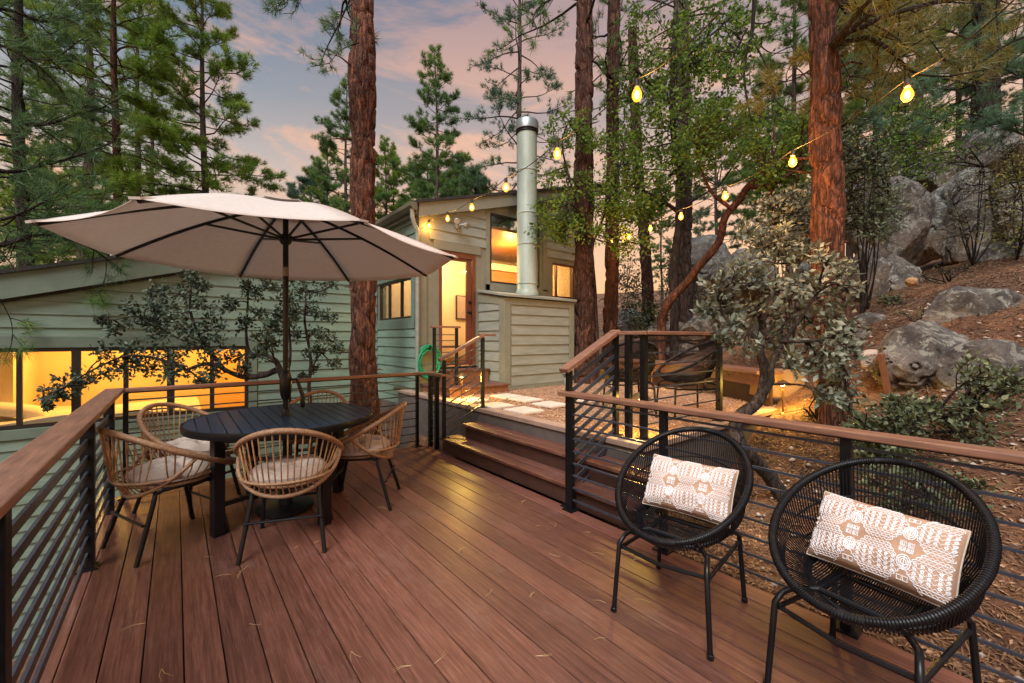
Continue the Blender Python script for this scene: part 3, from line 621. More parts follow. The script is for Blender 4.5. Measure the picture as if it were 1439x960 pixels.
tips_px=[(42,311),(160,358.6),(337,388),(491,394.5),(601,387),(641,361),(511,310),(190,278)]
tips=[]
for (px,py) in tips_px:
    lo,hi=1.8,2.3; best=None
    for z in np.linspace(1.80,2.25,400):
        q=PZ(px,py,z); e=abs(math.hypot(q[0]-UX,q[1]-UY)-1.42)
        if best is None or e<best[0]: best=(e,q)
    tips.append(best[1])
TOPZ=2.405; apex=np.array([UX,UY,TOPZ])
# order of tips is clockwise; canopy as sagging panels, with thickness
def canpt(i,f,s_):   # panel i (between tip i and i+1), f across 0..1, s_ 0..1 from apex to edge
    a=apex+(tips[i]-apex)*s_;b=apex+(tips[(i+1)%8]-apex)*s_
    up=.045*math.sin(math.pi*s_)                       # ribs bow upward a bit
    p=a*(1-f)+b*f; p=p+np.array([0,0,up]); sag=.05*(4*f*(1-f))*s_*(1-.55*s_)
    p[2]-=sag
    # the hem curves slightly inward between the tips
    c=(apex+[0,0,tips[i][2]-TOPZ]); p[:2]+= (np.array([UX,UY])-p[:2])*.022*(4*f*(1-f))*s_**3
    return p
V=[];Fc=[];nu,nv=9,14
vin=[]
def canopy(off,s0,s1,name,mat,th=.003):
    m=MB()
    for i in range(8):
        Vt=[];
        for a in range(nu):
            for b in range(nv): Vt.append(canpt(i,a/(nu-1),s0+(s1-s0)*b/(nv-1))+[0,0,off])
        m.grid(Vt,nu,nv)
    o=m.build(name,mat,t,smooth=True); md=o.modifiers.new('s','SOLIDIFY'); md.thickness=th; md.offset=1; return o
can=canopy(0,.10,1.0,'canopy',M['canvas'])
canopy(.022,.0,.22,'vent_cap',M['canvas'])
for i in range(8):   # tip pockets
    m=MB(); d=(tips[i]-apex); d/=np.linalg.norm(d); m.bar(tips[i]-d*.09+[0,0,-.003],tips[i]+d*.006+[0,0,-.001],.05,.012)
    m.build('rib_pocket',M['canvas'],can)
hub=np.array([UX,UY,2.125])
m=MB(); m.lathe([(.022,-.05),(.036,-.04),(.05,-.01),(.052,.02),(.035,.03),(.022,.035)],hub,24); m.build('runner_hub',M['metalb'],t,smooth=True)
m=MB(); m.lathe([(.022,-.03),(.05,-.02),(.05,.015),(.022,.02)],apex+[0,0,-.03],24); m.build('crown_hub',M['metalb'],t,smooth=True)
for i in range(8):
    pts=[canpt(i,0,s_)+[0,0,-.016] for s_ in np.linspace(.03,.985,10)]
    m=MB(); m.tube(pts,.0118,8); rb=m.build('rib',M['metalb'],t,smooth=True)
    m=MB(); m.tube([hub+(tips[i]-apex)*[.03,.03,0]+[0,0,.0],canpt(i,0,.46)+[0,0,-.02]],.0095,8); m.build('strut',M['metalb'],rb,smooth=True)

# ================================================================ DINING CHAIRS (local: seat centre at origin, front = +y)
def mk_dining():
    t=thing('dining_chair','x','chair')
    A=lambda u:np.array([.308*math.cos(u),.365*math.sin(u)+.025,.600-.178*math.sin(u)-.015*math.cos(2*u)])   # big tilted hoop; u=-90deg back
    us=np.linspace(0,2*np.pi,72,endpoint=False)
    m=MB(); m.tube([A(u) for u in us],[.018 if math.sin(u)<.5 else .015 for u in us],10,closed=True); m.build('hoop',M['rattanw'],t,smooth=True)
    # lower loop: from the arms back under the seat
    B=lambda s_:np.array([.306*math.cos(s_),.03-.26*math.sin(s_)**.9,.60-.235*math.sin(s_)**.85])
    ss=np.linspace(0.0,np.pi,40); m=MB(); m.tube([B(s_) for s_ in ss],.0125,10); m.build('lower_loop',M['rattanw'],t,smooth=True)
    # middle ring, from loop side to loop side round the back
    C=lambda s_:np.array([.275*math.cos(s_),-.03-.262*math.sin(s_)**.9,.475-.01*math.sin(s_)])
    ss=np.linspace(.06,np.pi-.06,30); m=MB(); m.tube([C(s_) for s_ in ss],.0095,8); m.build('middle_ring',M['rattanw'],t,smooth=True)
    # seat ring
    m=MB(); m.tube([(.215*math.cos(a),.02+.215*math.sin(a),.415) for a in np.linspace(0,2*np.pi,40,endpoint=False)],.012,8,closed=True); m.build('seat_ring',M['rattanw'],t,smooth=True)
    # spindles: back/sides from hoop down to the lower ring, one mesh (pattern of canes)
    m=MB()
    for u in np.linspace(math.pi*.93,math.pi*2.07,27):
        a=A(u); f=(u-math.pi*.93)/(math.pi*1.14); s_=math.pi*(1-f); c=C(max(.06,min(math.pi-.06,s_))); b=B(max(.14,min(math.pi-.14,s_)))
        e=np.array([.19*math.cos(u),.0+.19*math.sin(u)*.9,.40])
        if b[2]<.44: m.tube([a,c+(c-[0,0,c[2]])*.0,b*.9+e*.1],.0046,6)
        else: m.tube([a,(a+e)/2+(a-e)*[.12,.12,0],e],.0046,6)
    # woven seat
    for x_ in np.linspace(-.19,.19,19):
        y_=math.sqrt(.215**2-x_**2); m.tube([(x_,.02-y_,.415),(x_,.02,.405),(x_,.02+y_,.415)],.0042,5)
    m.build('canes',M['rattan'],t,smooth=True)
    # front seat apron canes up to hoop
    m=MB()
    for u in np.linspace(.25,math.pi-.25,11):
        a=A(u); m.tube([a,(.20*math.cos(u),.02+.20*math.sin(u),.415)],.0042,5)
    m.build('front_canes',M['rattan'],t,smooth=True)
    # black tube frame
    fz=.385
    for sx in (-1,1):
        for nm,foot,top in (('b',(sx*.235,-.265,0),(sx*.185,-.15,fz)),('f',(sx*.225,.235,0),(sx*.185,.15,fz))):
            fo=np.array(foot);tp=np.array(top); mid=fo+(tp-fo)*.86
            m=MB(); m.tube([fo,mid,tp*.75+mid*.25+(0,0,.012),tp+[0,-.05*np.sign(foot[1]),.012]],.0135,10); m.build('leg',M['metalb'],t,smooth=True)
    m=MB()
    for sx in (-1,1): m.tube([(sx*.185,-.12,fz+.01),(sx*.185,.12,fz+.01)],.013,8)
    for y_ in (-.15,.15): m.tube([(-.185,y_,fz+.005),(.185,y_,fz+.005)],.011,8)
    for y_,z in ((-.225,.22),(.20,.22)): m.tube([(-.215,y_,z),(.215,y_,z)],.0085,8)
    m.build('seat_frame',M['metalb'],t,smooth=True)
    return t
def mk_cushion():
    n=56;mr=22; V=[]
    for i in range(mr):
        r=i/(mr-1)
        for k in range(n):
            a=k/n*2*math.pi; th=.5*(1-r**5)**.5
            puff=1+.18*abs(math.sin(4*a))*r+.0; tuft=0
            for (tx,ty) in [(0,0)]+[(.5*math.cos(q),.5*math.sin(q)) for q in np.arange(5)*2*math.pi/5]:
                d2=(r*math.cos(a)-tx)**2+(r*math.sin(a)-ty)**2; tuft+=math.exp(-d2/.012)*.9+math.exp(-d2/.05)*.35
            crease=.12*abs(math.cos(2.5*a+.2))**6*r
            z=.468+.062*(1-r**4)**.5*2*th*puff-.048*min(tuft,1.2)-.09*crease
            rr=.235*r*(1+.015*math.sin(9*a))
            V.append((rr*math.cos(a),.02+rr*math.sin(a),z))
    m=MB(); Fc=[(i*n+k,i*n+(k+1)%n,(i+1)*n+(k+1)%n,(i+1)*n+k) for i in range(mr-1) for k in range(n)]
    m.add(V,Fc)
    Vb=[(v[0],v[1],.425+.012*math.hypot(v[0],v[1]-.02)/.222) for v in V]; m.add(Vb,[f[::-1] for f in Fc])
    last=(mr-1)*n; m.add([V[last+k] for k in range(n)]+[Vb[last+k] for k in range(n)],[(k,(k+1)%n,n+(k+1)%n,n+k)[::-1] for k in range(n)])
    o=m.build('seat_cushion',M['cushion'],smooth='all',origin=(0,0,0)); return o
dch=[((-.03,3.60),-67,'rattan tub dining chair on black legs, nearest the left railing','round beige tufted cushion on the chair nearest the left railing'),
 ((.60,3.10),-21,'rattan tub dining chair seen from behind, in front of the table','round beige cushion in the chair seen from behind'),
 ((1.20,3.46),58,'rattan tub dining chair on the stair side of the table, seen from the side','round beige cushion in the chair on the stair side'),
 ((.10,4.27),-138,'rattan tub dining chair in the corner by the lit window, facing the camera','round beige tufted cushion in the corner chair by the lit window'),
 ((1.03,4.30),153,'rattan tub dining chair on the far side, only its hoop showing over the tabletop','round beige cushion in the far-side chair, mostly hidden under the table edge')]
src=mk_dining(); cs=mk_cushion()
for k,((x_,y_),yaw,la,lc) in enumerate(dch):
    o=src if k==0 else copy_tree(src); o.location=(x_,y_,0); o.rotation_euler=(0,0,R(yaw)); tag(o,la,'chair','rattan dining chairs round the table')
    c=cs if k==0 else cs.copy()
    if k: COL.objects.link(c)
    c.location=(x_,y_,.001); c.rotation_euler=(0,0,R(yaw+k*23)); tag(c,lc,'cushion','beige seat cushions')

# ================================================================ BLACK WICKER CHAIRS (local: seat centre origin, front=+y)
def mk_wicker():
    t=thing('wicker_chair','x','chair')
    a,b,tl,cz=.298,.385,R(29.5),.64
    Rm=lambda u:np.array([a*math.cos(u),b*math.sin(u)*math.cos(tl),cz-b*math.sin(u)*math.sin(tl)])    # u=90deg front
    m=MB(); us=np.linspace(0,2*np.pi,90,endpoint=False); m.tube([Rm(u) for u in us],.0142,12,closed=True); m.build('rim',M['wicker'],t,smooth=True)
    # cord wrapped round the rim
    m=MB(); pts=[]; N=230
    for k in range(N):
        u=k/N*2*math.pi; c=Rm(u); d=Rm(u+.01)-Rm(u-.01); p_,q_,_=frame(d); ring_=[c+.0152*(math.cos(w_)*p_+math.sin(w_)*q_) for w_ in np.arange(8)*math.pi/4]
        m.tube(ring_,.0018,4,closed=True)
    m.build('rim_wrapping',M['wicker'],t,smooth=True)
    # bottom ring where back and seat meet
    J=lambda u:np.array([.205*math.cos(u),-.045+.185*math.sin(u),.405-.03*math.sin(u)+.015*math.cos(2*u)])
    m=MB(); m.tube([J(u) for u in us[::2]],.0075,8,closed=True)
    m.build('seat_hoop',M['metalb'],t,smooth=True)
    m=MB()
    Nn=150
    for k in range(Nn):       # wall strands from rim to seat hoop, doubled
        u=k/Nn*2*math.pi
        s=math.sin(u)
        r0=Rm(u); j=J(u); mid=(r0+j)/2+np.array([math.cos(u)*.022,math.sin(u)*.018,-.018])
        m.tube([r0,mid,j],.0027,5)
    # seat strands across
    for x_ in np.linspace(-.198,.198,52):
        c=x_/.205; 
        if abs(c)>=1: continue
        s=math.sqrt(1-c*c); u0=math.atan2(-s,c);u1=math.atan2(s,c); A_=J(u0);B_=J(u1); m.tube([A_,(A_+B_)/2+[0,0,-.02*s],B_],.0030,5)
    m.build('strands',M['wicker'],t,smooth=True)
    m=MB()                     # horizontal binding rows in the back
    for f in (.35,.68):
        pts=[]
        for u in np.linspace(math.pi*1.03,math.pi*1.97,30):
            r0=Rm(u); j=J(u); mid=(r0+j)/2+np.array([math.cos(u)*.022,math.sin(u)*.018,-.018])
            pts.append((r0*(1-f)**2+mid*2*f*(1-f)+j*f*f)+np.array([math.cos(u),math.sin(u),0])*.004)
        m.tube(pts,.004,6)
    m.build('back_binding',M['metalb'],t,smooth=True)
    # legs
    for sx in (-1,1):
        for fy,ty in ((.27,.20),(-.25,-.15)):
            fo=np.array([sx*.225,fy,0]); k1=np.array([sx*.205,fy*.93,.335]); k2=np.array([sx*.185,ty*.92,.375]); tp=np.array([sx*.12,ty*.55,.385])
            m=MB(); m.tube([fo,fo*.5+k1*.5,k1,(k1+k2)/2+[0,0,.012],k2,tp],.0112,10); lg=m.build('leg',M['metalb'],t,smooth=True)
            m=MB(); m.lathe([(.0145,.0),(.0145,.02),(.0128,.022)],fo+[0,0,.0005],10); m.build('foot_cap',M['metalb'],lg)
    m=MB(); m.tube([(-.203,.235,.315),(0,.245,.300),(.203,.235,.315)],.0095,8); m.tube([(-.12,.11,.385),(.12,.11,.385)],.011,8); m.tube([(-.12,-.085,.385),(.12,-.085,.385)],.011,8)
    for sx in (-1,1): m.tube([(sx*.205,.235,.31),(sx*.20,0,.30),(sx*.205,-.21,.31)],.0095,8); m.tube([(sx*.12,.11,.385),(sx*.12,-.085,.385)],.011,8)
    m.build('base_frame',M['metalb'],t,smooth=True)
    return t
wsrc=mk_wicker()
wch=[((1.974,1.094,0),98,'round black wicker lounge chair on the deck, nearest the stairs'),((1.998,.365,0),81,'round black wicker lounge chair on the deck, nearest the camera, cut by the photo edge'),]
for k,(lc,yaw,la) in enumerate(wch):
    o=wsrc if k==0 else copy_tree(wsrc); o.location=lc; o.rotation_euler=(0,0,R(yaw)); tag(o,la,'chair','black wicker chairs')
c3=PZ(893,600,.49)
for (lx,ly,yaw,la) in ((4.03,2.87,-36,'black wicker lounge chair on the gravel patio, seen from behind through the railing'),(4.53,2.43,57,'black wicker lounge chair on the gravel patio, seen sideways with its back toward the bench')):
    o=copy_tree(wsrc); o.location=(lx,ly,.48); o.rotation_euler=(0,0,R(yaw)); tag(o,la,'chair','black wicker chairs')
# ---------------------------------------------------------------- pillows
def pillow(center,yaw_chair,label,roll,pitch,scale=1.,embl=''):
    W,Hh,T_=.47*scale,.30*scale,.080
    def S(u,v,side=1):  # u,v in -1..1
        e=(max(0,1-abs(u)**2.6))**.42*(max(0,1-abs(v)**2.6))**.42
        x_=W/2*u*(1-.05*(1-abs(v))*abs(u)**2*0-.035*(1-v*v)*abs(u)**3); y_=Hh/2*v*(1-.06*(1-u*u)*abs(v)**3)
        wr=.0035*math.sin(7*u+3*v)*e+.003*math.sin(11*v-4*u)*e
        return np.array([x_,y_,side*(T_*e+wr*1)])
    n1,n2=44,30; m=MB()
    for sd in (1,-1):
        Vt=[S(2*i/(n1-1)-1,2*j/(n2-1)-1,sd) for i in range(n1) for j in range(n2)]; m.grid(Vt,n1,n2)
    # embroidery as thin raised ribbons (u,v polyline list, uv in metres)
    E=[]
    def diam(cx,cy,rx,ry): E.append([(cx-rx,cy),(cx,cy+ry),(cx+rx,cy),(cx,cy-ry),(cx-rx,cy)])
    def rect(cx,cy,rx,ry): E.append([(cx-rx,cy-ry),(cx+rx,cy-ry),(cx+rx,cy+ry),(cx-rx,cy+ry),(cx-rx,cy-ry)])
    def star(cx,cy,h=.070,wx=.082):
        rows=np.arange(-h,h+1e-6,.0085)
        for i,y in enumerate(rows):
            w_=wx*(1-.62*abs(y)/h) 
            if i%2==0: n_=max(3,int(2*w_/.0065)); E.append([(cx-w_+2*w_*k/n_,cy+y+(.0036 if k%2 else -.0036)) for k in range(n_+1)])
            elif abs(y)>h*.45: E.append([(cx-w_,cy+y),(cx+w_,cy+y)])
            else:
                for sx in (-1,1):
                    for o_ in (.014,.034,.054):
                        if o_<w_-.006: E.append([(cx+sx*(o_+.0055*(1-q/16)*math.cos(q)),cy+y+.0055*(1-q/16)*math.sin(q)) for q in np.linspace(0,1.6*2*math.pi,14)])
        for sx in (-1,1):
            E.append([(cx+sx*(wx*(1-.62*abs(y)/h)+(.006 if i%2 else .0)),cy+y) for i,y in enumerate(np.arange(-h,h+1e-6,.007))])
    for cx in (-.155,.015,.185):
        for cy in (-.074,.074): star(cx,cy)
    for cx in (-.07,.10,-.232):
        for cy in (0,):
            for (ax,ay) in ((-.011,-.011),(.011,.011),(-.011,.011),(.011,-.011),):
                rect(cx+ax,cy+ay,.008,.008); rect(cx+ax,cy+ay,.004,.004)
        for cy in (-.058,.058):
            for k in (1,.7,.4): E.append([(cx+.019*k*math.cos(q),cy+.027*k*math.sin(q)) for q in np.linspace(0,2*math.pi,17)])
            E.append([(cx,cy-.027),(cx,cy+.027)])
        for cy in (-.115,.115):
            rect(cx-.009,cy,.007,.008); rect(cx+.009,cy,.007,.008)
    me=MB()
    for pl in E:
        q=[]
        for i in range(len(pl)-1):
            a_=np.array(pl[i]);b_=np.array(pl[i+1]); ns_=max(1,int(np.linalg.norm(b_-a_)/.012))
            for k in range(ns_): q.append(a_+(b_-a_)*k/ns_)
        q.append(np.array(pl[-1])); pts=[]
        ok=True
        for a_ in q:
            u=a_[0]/(.235);v=a_[1]/(.15)
            if abs(u)>.97 or abs(v)>.97: 
                if len(pts)>1: me.tube(pts,.0020,4,cap=False)
                pts=[]; continue
            p_=S(u,v,1)+[0,0,.0004]; pts.append(p_)
        if len(pts)>1: me.tube(pts,.0020,4,cap=False)
    pp=MB(); pts=[]
    for q in range(120):
        a_=q/120*8
        k=int(a_)//2; f=(a_-2*k)/2*2-1; u,v=[(f,-1),(1,f),(-f,1),(-1,-f)][k]; p_=S(u*.995,v*.995,1); p_[2]=0; pts.append(p_)
    pp.tube(pts,.0035,6,closed=True)
    o=m.build('pillow',pm('pillow_linen',(.47,.285,.185),(.40,.24,.155),70,.9,.5,.0012),smooth='all',origin=(0,0,0))
    e_=me.build('embroidery',pm('white_thread',(.84,.83,.84),(.78,.77,.80),150,.85,.3,.0008),o)
    pi=pp.build('piping',pm('piping_thread',(.66,.60,.52),None,80,.85,0),o,smooth=True)
    tag(o,label,'pillow','patterned lumbar pillows'); return o
def place_pillow(o,chair_loc,yaw,local,tilt,roll,twist=0):
    # pillow local: x wide, y high, z out of face
    Mx=Matrix.Translation(chair_loc)@Matrix.Rotation(R(yaw),4,'Z')@Matrix.Translation(local)@Matrix.Rotation(R(twist),4,'Z')@Matrix.Rotation(R(180),4,'Z')@Matrix.Rotation(R(90-tilt),4,'X')@Matrix.Rotation(R(roll),4,'Z')
    o.matrix_world=Mx
p1=pillow(None,98,'cream and tan embroidered pillow in the black chair nearest the stairs',0,0,.93)
place_pillow(p1,(1.974,1.094,0),98,(0,-.10,.565),32,0)
p2=pillow(None,81,'cream and tan embroidered pillow in the large black chair nearest the camera',0,0,.93)
place_pillow(p2,(1.998,.365,0),81,(0,-.09,.560),34,0)
# ================================================================ TERRAIN
def sstep(x,a,b): t=np.clip((x-a)/(b-a),0,1); return t*t*(3-2*t)
def hgt(x,y):
    x=np.asarray(x,float);y=np.asarray(y,float)
    hill=.40*np.maximum(0,x-2.95-.80*np.maximum(0,y-.4))
    hill=np.maximum(hill,0); hill=np.where(hill>1.75,1.75+(hill-1.75)*.62-.3*np.maximum(0,hill-5.5),hill); z=-.10+hill
    z=z+.10*sstep(x,5.,9.)*sstep(2.5-y,0,3)
    back=.42+.12*np.maximum(0,x-9.0)+.05*np.maximum(0,y-8)*sstep(x,6,9)
    inpat=sstep(x,3.0,3.03)*sstep(y,1.94,2.1)
    z=z*(1-inpat)+np.maximum(z,back)*inpat
    z=np.minimum(z,7.5+.02*x)
    low=np.maximum(sstep(-x,-2.9,-2.4)*sstep(y,4.7,5.4),sstep(-x,.4,1.0)); low=np.maximum(low,sstep(-x,-3.1,-2.9)*sstep(y,6.0,6.7)); low=low*1.
    z=z*(1-low)-2.7*low
    under=((x>-.6)&(x<2.5)&(y<4.9)); z=np.where(under,np.minimum(z,-.42-.5*(2.5-x)*.2),z)
    house=((x>3.1)&(y>6.25)&(x<7.4)); z=np.where(house,np.minimum(z,.3),z)
    pat=(x>3.04)&(x<6.8)&(y>2.06)&(y<6.3); z=np.where(pat,np.minimum(z,.40),z)
    far=sstep(x,14,45); z=z+far*1.0*sstep(y,-10,10)
    return z
def groundmat():
    m,nt,b=newmat('needle_litter_ground'); v=coords(nt)
    c=ramp(nt,noise(nt,v,1.1,7,.7),[(.36,(.030,.014,.009)),(.48,(.11,.046,.022)),(.64,(.25,.115,.050))])
    c=mixc(nt,c,(.36,.22,.11),mth(nt,'MULTIPLY',ramp(nt,noise(nt,v,38,5,.75),[(.52,(0,0,0)),(.66,(1,1,1))]),.55))
    c=mixc(nt,c,(.028,.018,.012),mth(nt,'MULTIPLY',ramp(nt,noise(nt,v,14,6,.75),[(.50,(0,0,0)),(.66,(1,1,1))]),.6))
    nt.links.new(c,b.inputs['Base Color']); b.inputs['Roughness'].default_value=.95
    bump(nt,b,mth(nt,'ADD',noise(nt,v,30,6,.7),mth(nt,'MULTIPLY',noise(nt,v,6,4),.8)),.9,.03); return m
M['ground']=groundmat()
def axis(a,b,c,d,n1,n2,n3): return np.concatenate([a-(a-b[0])*(1-np.linspace(0,1,n1,endpoint=False))**2.5 if 0 else np.linspace(b[0],a,n1,endpoint=False)*1.0,np.linspace(a,c,n2,endpoint=False),c+(d-c)*np.linspace(0,1,n3)**2])
xs=np.concatenate([-12-110*np.linspace(1,0,14,endpoint=False)**2,np.linspace(-12,2.4,40,endpoint=False),np.linspace(2.4,11,190,endpoint=False),11+150*np.linspace(0,1,40)**2])
ys=np.concatenate([-6-60*np.linspace(1,0,14,endpoint=False)**2,np.linspace(-6,8,260,endpoint=False),8+150*np.linspace(0,1,46)**2])
X,Y=np.meshgrid(xs,ys,indexing='ij'); Zt=hgt(X,Y); q=np.stack([X.ravel(),Y.ravel(),0*X.ravel()],1)
amp=sstep(X,2.5,3.4); Zt=Zt+(.05*fbm(q,11,.9,4)+.018*fbm(q,12,4.5,3)).reshape(X.shape)*amp
pat=(X>2.98)&(X<9)&(Y>1.98)&(Y<6.6); Zt=np.where(pat&(X<6.6),np.minimum(Zt,.42),Zt)
m=MB(); m.grid(np.stack([X.ravel(),Y.ravel(),Zt.ravel()],1),len(xs),len(ys)); m.build('ground',M['ground'],kind='structure',smooth='all')
def gz(x,y): 
    q=np.array([[x,y,0.]]); return float(hgt(x,y))+float((.05*fbm(q,11,.9,4)+.018*fbm(q,12,4.5,3))[0])*float(sstep(x,2.5,3.4))
def ground_hit(px,py,d0=2.6,d1=40):
    r=ray(px,py); d=d0
    while d<d1:
        p=CAM+r*d
        if p[2]<gz(p[0],p[1]): return p
        d+=.02
    return CAM+r*d1
# leaf litter on the slope (one scattered mass)
def litter(n,seed,L0,L1,tri=False):
    r=np.random.default_rng(seed); x=2.62+r.random(n)**1.35*10.5; y=-3.+r.random(n)*6.5
    keep=~((x>2.9)&(y>1.85)&(x<7)); x=x[keep];y=y[keep];n=len(x)
    q=np.stack([x,y,0*x],1); z=hgt(x,y)+(.05*fbm(q,11,.9,4)+.018*fbm(q,12,4.5,3))*sstep(x,2.5,3.4)+.008
    a=r.uniform(0,6.28,n); L=r.uniform(L0,L1,n); w=L*(.05 if tri else r.uniform(.28,.5,n)); tz=r.uniform(-.4,.4,n); tw=r.uniform(-.5,.5,n)
    d=np.stack([np.cos(a),np.sin(a),tz],1); s=np.stack([-np.sin(a),np.cos(a),tw],1); c=np.stack([x,y,z],1)
    V=np.stack([c-d*L[:,None]/2,c+s*w[:,None]/2+[0,0,.004],c+d*L[:,None]/2,c-s*w[:,None]/2+[0,0,.004]],1)
    T=np.array([(0,3,1),(1,3,2)])[None]+4*np.arange(n)[:,None,None]; return V.reshape(-1,3),T.reshape(-1,3)
V,T=litter(60000,21,.014,.045); lm=pm('dead_leaf',(.38,.235,.125),(.085,.045,.028),7,.7,0,isl=1.3); link('leaf_litter',fastmesh('leaf_litter',V,T),lm,kind='stuff')
V,T=litter(40000,22,.06,.16,True); link('pine_needle_litter',fastmesh('pine_needle_litter',V,T),pm('needle_litter',(.32,.18,.085),(.11,.055,.03),5,.7,0,isl=.8),kind='stuff')
V,T=pebbles(700,lambda r,n:(lambda x,y:np.stack([x,y,hgt(x,y)+.01],1))(2.7+r.random(n)*5.5,-2+r.random(n)*3.7),.008,.035,31); link('scattered_stones',fastmesh('scattered_stones',V,T),pm('small_stone',(.50,.44,.38),(.30,.24,.2),30,.85,0,isl=.6),kind='stuff')

r5=np.random.default_rng(55); m=MB()
for k in range(170):   # fallen twigs among the litter
    x=2.7+r5.random()*8; y=-2.2+r5.random()*4.6
    if y>1.85 and x<7: continue
    a=r5.uniform(0,6.28); L=r5.uniform(.12,.6); pts=[]
    for j in range(5): pts.append((x,y,gz(x,y)+.014+.01*(j%2))); a+=r5.normal()*.25; x+=math.cos(a)*L/5; y+=math.sin(a)*L/5
    m.tube(pts,np.linspace(r5.uniform(.004,.011),.002,5),5)
m.build('fallen_twigs',pm('dead_twig',(.20,.13,.09),(.09,.06,.045),20,.85,.4,.003),kind='stuff',smooth='all')
# ================================================================ ROCKS
def rockmat():
    m,nt,b=newmat('granite_with_lichen'); v=coords(nt)
    c=ramp(nt,noise(nt,v,2.2,9,.68),[(.34,(.045,.040,.038)),(.46,(.16,.148,.135)),(.64,(.34,.32,.295))])
    c=mixc(nt,c,(.26,.15,.085),mth(nt,'MULTIPLY',ramp(nt,noise(nt,v,1.1,5,.6),[(.50,(0,0,0)),(.70,(1,1,1))]),.7))
    c=mixc(nt,c,(.07,.065,.06),mth(nt,'MULTIPLY',ramp(nt,noise(nt,v,70,3,.6),[(.52,(0,0,0)),(.62,(1,1,1))]),.45))
    li=noise(nt,v,7.5,9,.75,.6); c=mixc(nt,c,(.50,.52,.46),mth(nt,'MULTIPLY',ramp(nt,li,[(.53,(0,0,0)),(.57,(1,1,1))]),.65))
    l2=noise(nt,coords(nt,(1.3,1,1)),13,8,.8,.3); c=mixc(nt,c,(.030,.028,.030),mth(nt,'MULTIPLY',ramp(nt,l2,[(.56,(0,0,0)),(.64,(1,1,1))]),.7))
    nt.links.new(c,b.inputs['Base Color']); b.inputs['Roughness'].default_value=.88; b.inputs['Specular IOR Level'].default_value=.3
    bump(nt,b,mth(nt,'ADD',mth(nt,'MULTIPLY',noise(nt,v,4,12,.78),1.6),noise(nt,v,30,8,.8)),1.,.05); return m
M['rock']=rockmat()
import bmesh
_ico={}
def ico(sub):
    if sub not in _ico:
        bm=bmesh.new(); bmesh.ops.create_icosphere(bm,subdivisions=sub,radius=1); _ico[sub]=(np.array([v.co[:] for v in bm.verts]),[tuple(v.index for v in f.verts) for f in bm.faces]); bm.free()
    return _ico[sub]
def rock(c,s,seed,label,rot=0,tilt=(0,0),sub=6,cut=1.,name='boulder',mat=None,group=None,rough=1.):
    V,Fc=ico(sub); r=np.random.default_rng(seed); d=V.copy(); rad=np.ones(len(V))
    # planar cuts make angular faces
    for k in range(int(19*cut)):
        n=r.normal(size=3); n/=np.linalg.norm(n); h=r.uniform(.60,.90); q=(d@n); rad=np.minimum(rad,np.where(q>.05,h/np.maximum(q,.05),9))
    P_=d*rad[:,None]; P_=P_*(1+.05*fbm(P_,seed,1.8,6)[:,None]*rough+.0*rad[:,None]); P_=P_*(1-.045*np.abs(fbm(P_,seed+9,3.5,5))[:,None]*rough)
    ck=np.abs(vnoise(P_+.25*fbm(P_,seed+2,2.,3)[:,None],seed+4,1.5)); P_=P_*(1-.15*np.exp(-(ck/.03)**2)[:,None]*rough)
    P_=P_*np.array(s); a=R(rot); Rm=np.array(Matrix.Rotation(a,3,'Z')@Matrix.Rotation(R(tilt[0]),3,'X')@Matrix.Rotation(R(tilt[1]),3,'Y')); P_=P_@Rm.T+np.array(c)
    m=MB(); m.add(P_,Fc); return m.build(name,mat or M['rock'],smooth='all',label=label,cat='rock' if name=='boulder' else name.replace('_',' '),group=group,origin=c)
def rk(px,py,d,wpx,hpx,seed,label,depth=1.,**k):   # a boulder covering wpx x hpx of the photo at distance d
    c=P(px,py,d); a=wpx/2/F*d; h=hpx/2/F*d; return rock(c,(a*1.12,a*depth,h*1.12),seed,label,rot=-math.degrees(YAW)+k.pop('rot',0),**k)
G='boulders on the hillside'
rk(1372,452,5.0,156,98,1,'long lichen-covered boulder low on the slope, upper of the three near the right edge',.7,cut=1.2,group=G)
rk(1300,504,4.25,134,112,2,'rounded grey boulder right of the small wooden stake',.9,cut=.8,group=G)
rk(1402,552,3.85,170,140,3,'big grey boulder at the right edge behind the leafy shrub',.9,cut=.9,tilt=(0,12),group=G)
rk(1385,512,4.6,62,30,4,'small flat boulder wedged between the two near grey boulders',.9,group=G)
rk(1228,506,4.5,42,26,5,'pale flat stone on the dirt just left of the wooden stake',.8,cut=.4,mat=pm('pale_stone',(.50,.40,.33),(.38,.29,.24),8,.85,.5,.01),group=G)
rk(1222,452,6.2,42,30,6,'small grey rock on the brown slope beside the lit pine trunk',.9,group=G)
rk(1204,474,5.8,38,26,7,'low dark rock at the foot of the lit pine trunk',.9,group=G)
rk(1419,420,6.0,17,14,8,'fist-sized pale stone on top of the slope near the right edge',.9,sub=4,group=G)
rk(1282,397,6.6,16,14,9,'orange-tinted broken stone on the brown slope',.9,sub=4,mat=pm('tan_stone',(.42,.24,.12),None,8,.85,.4,.01),group=G)
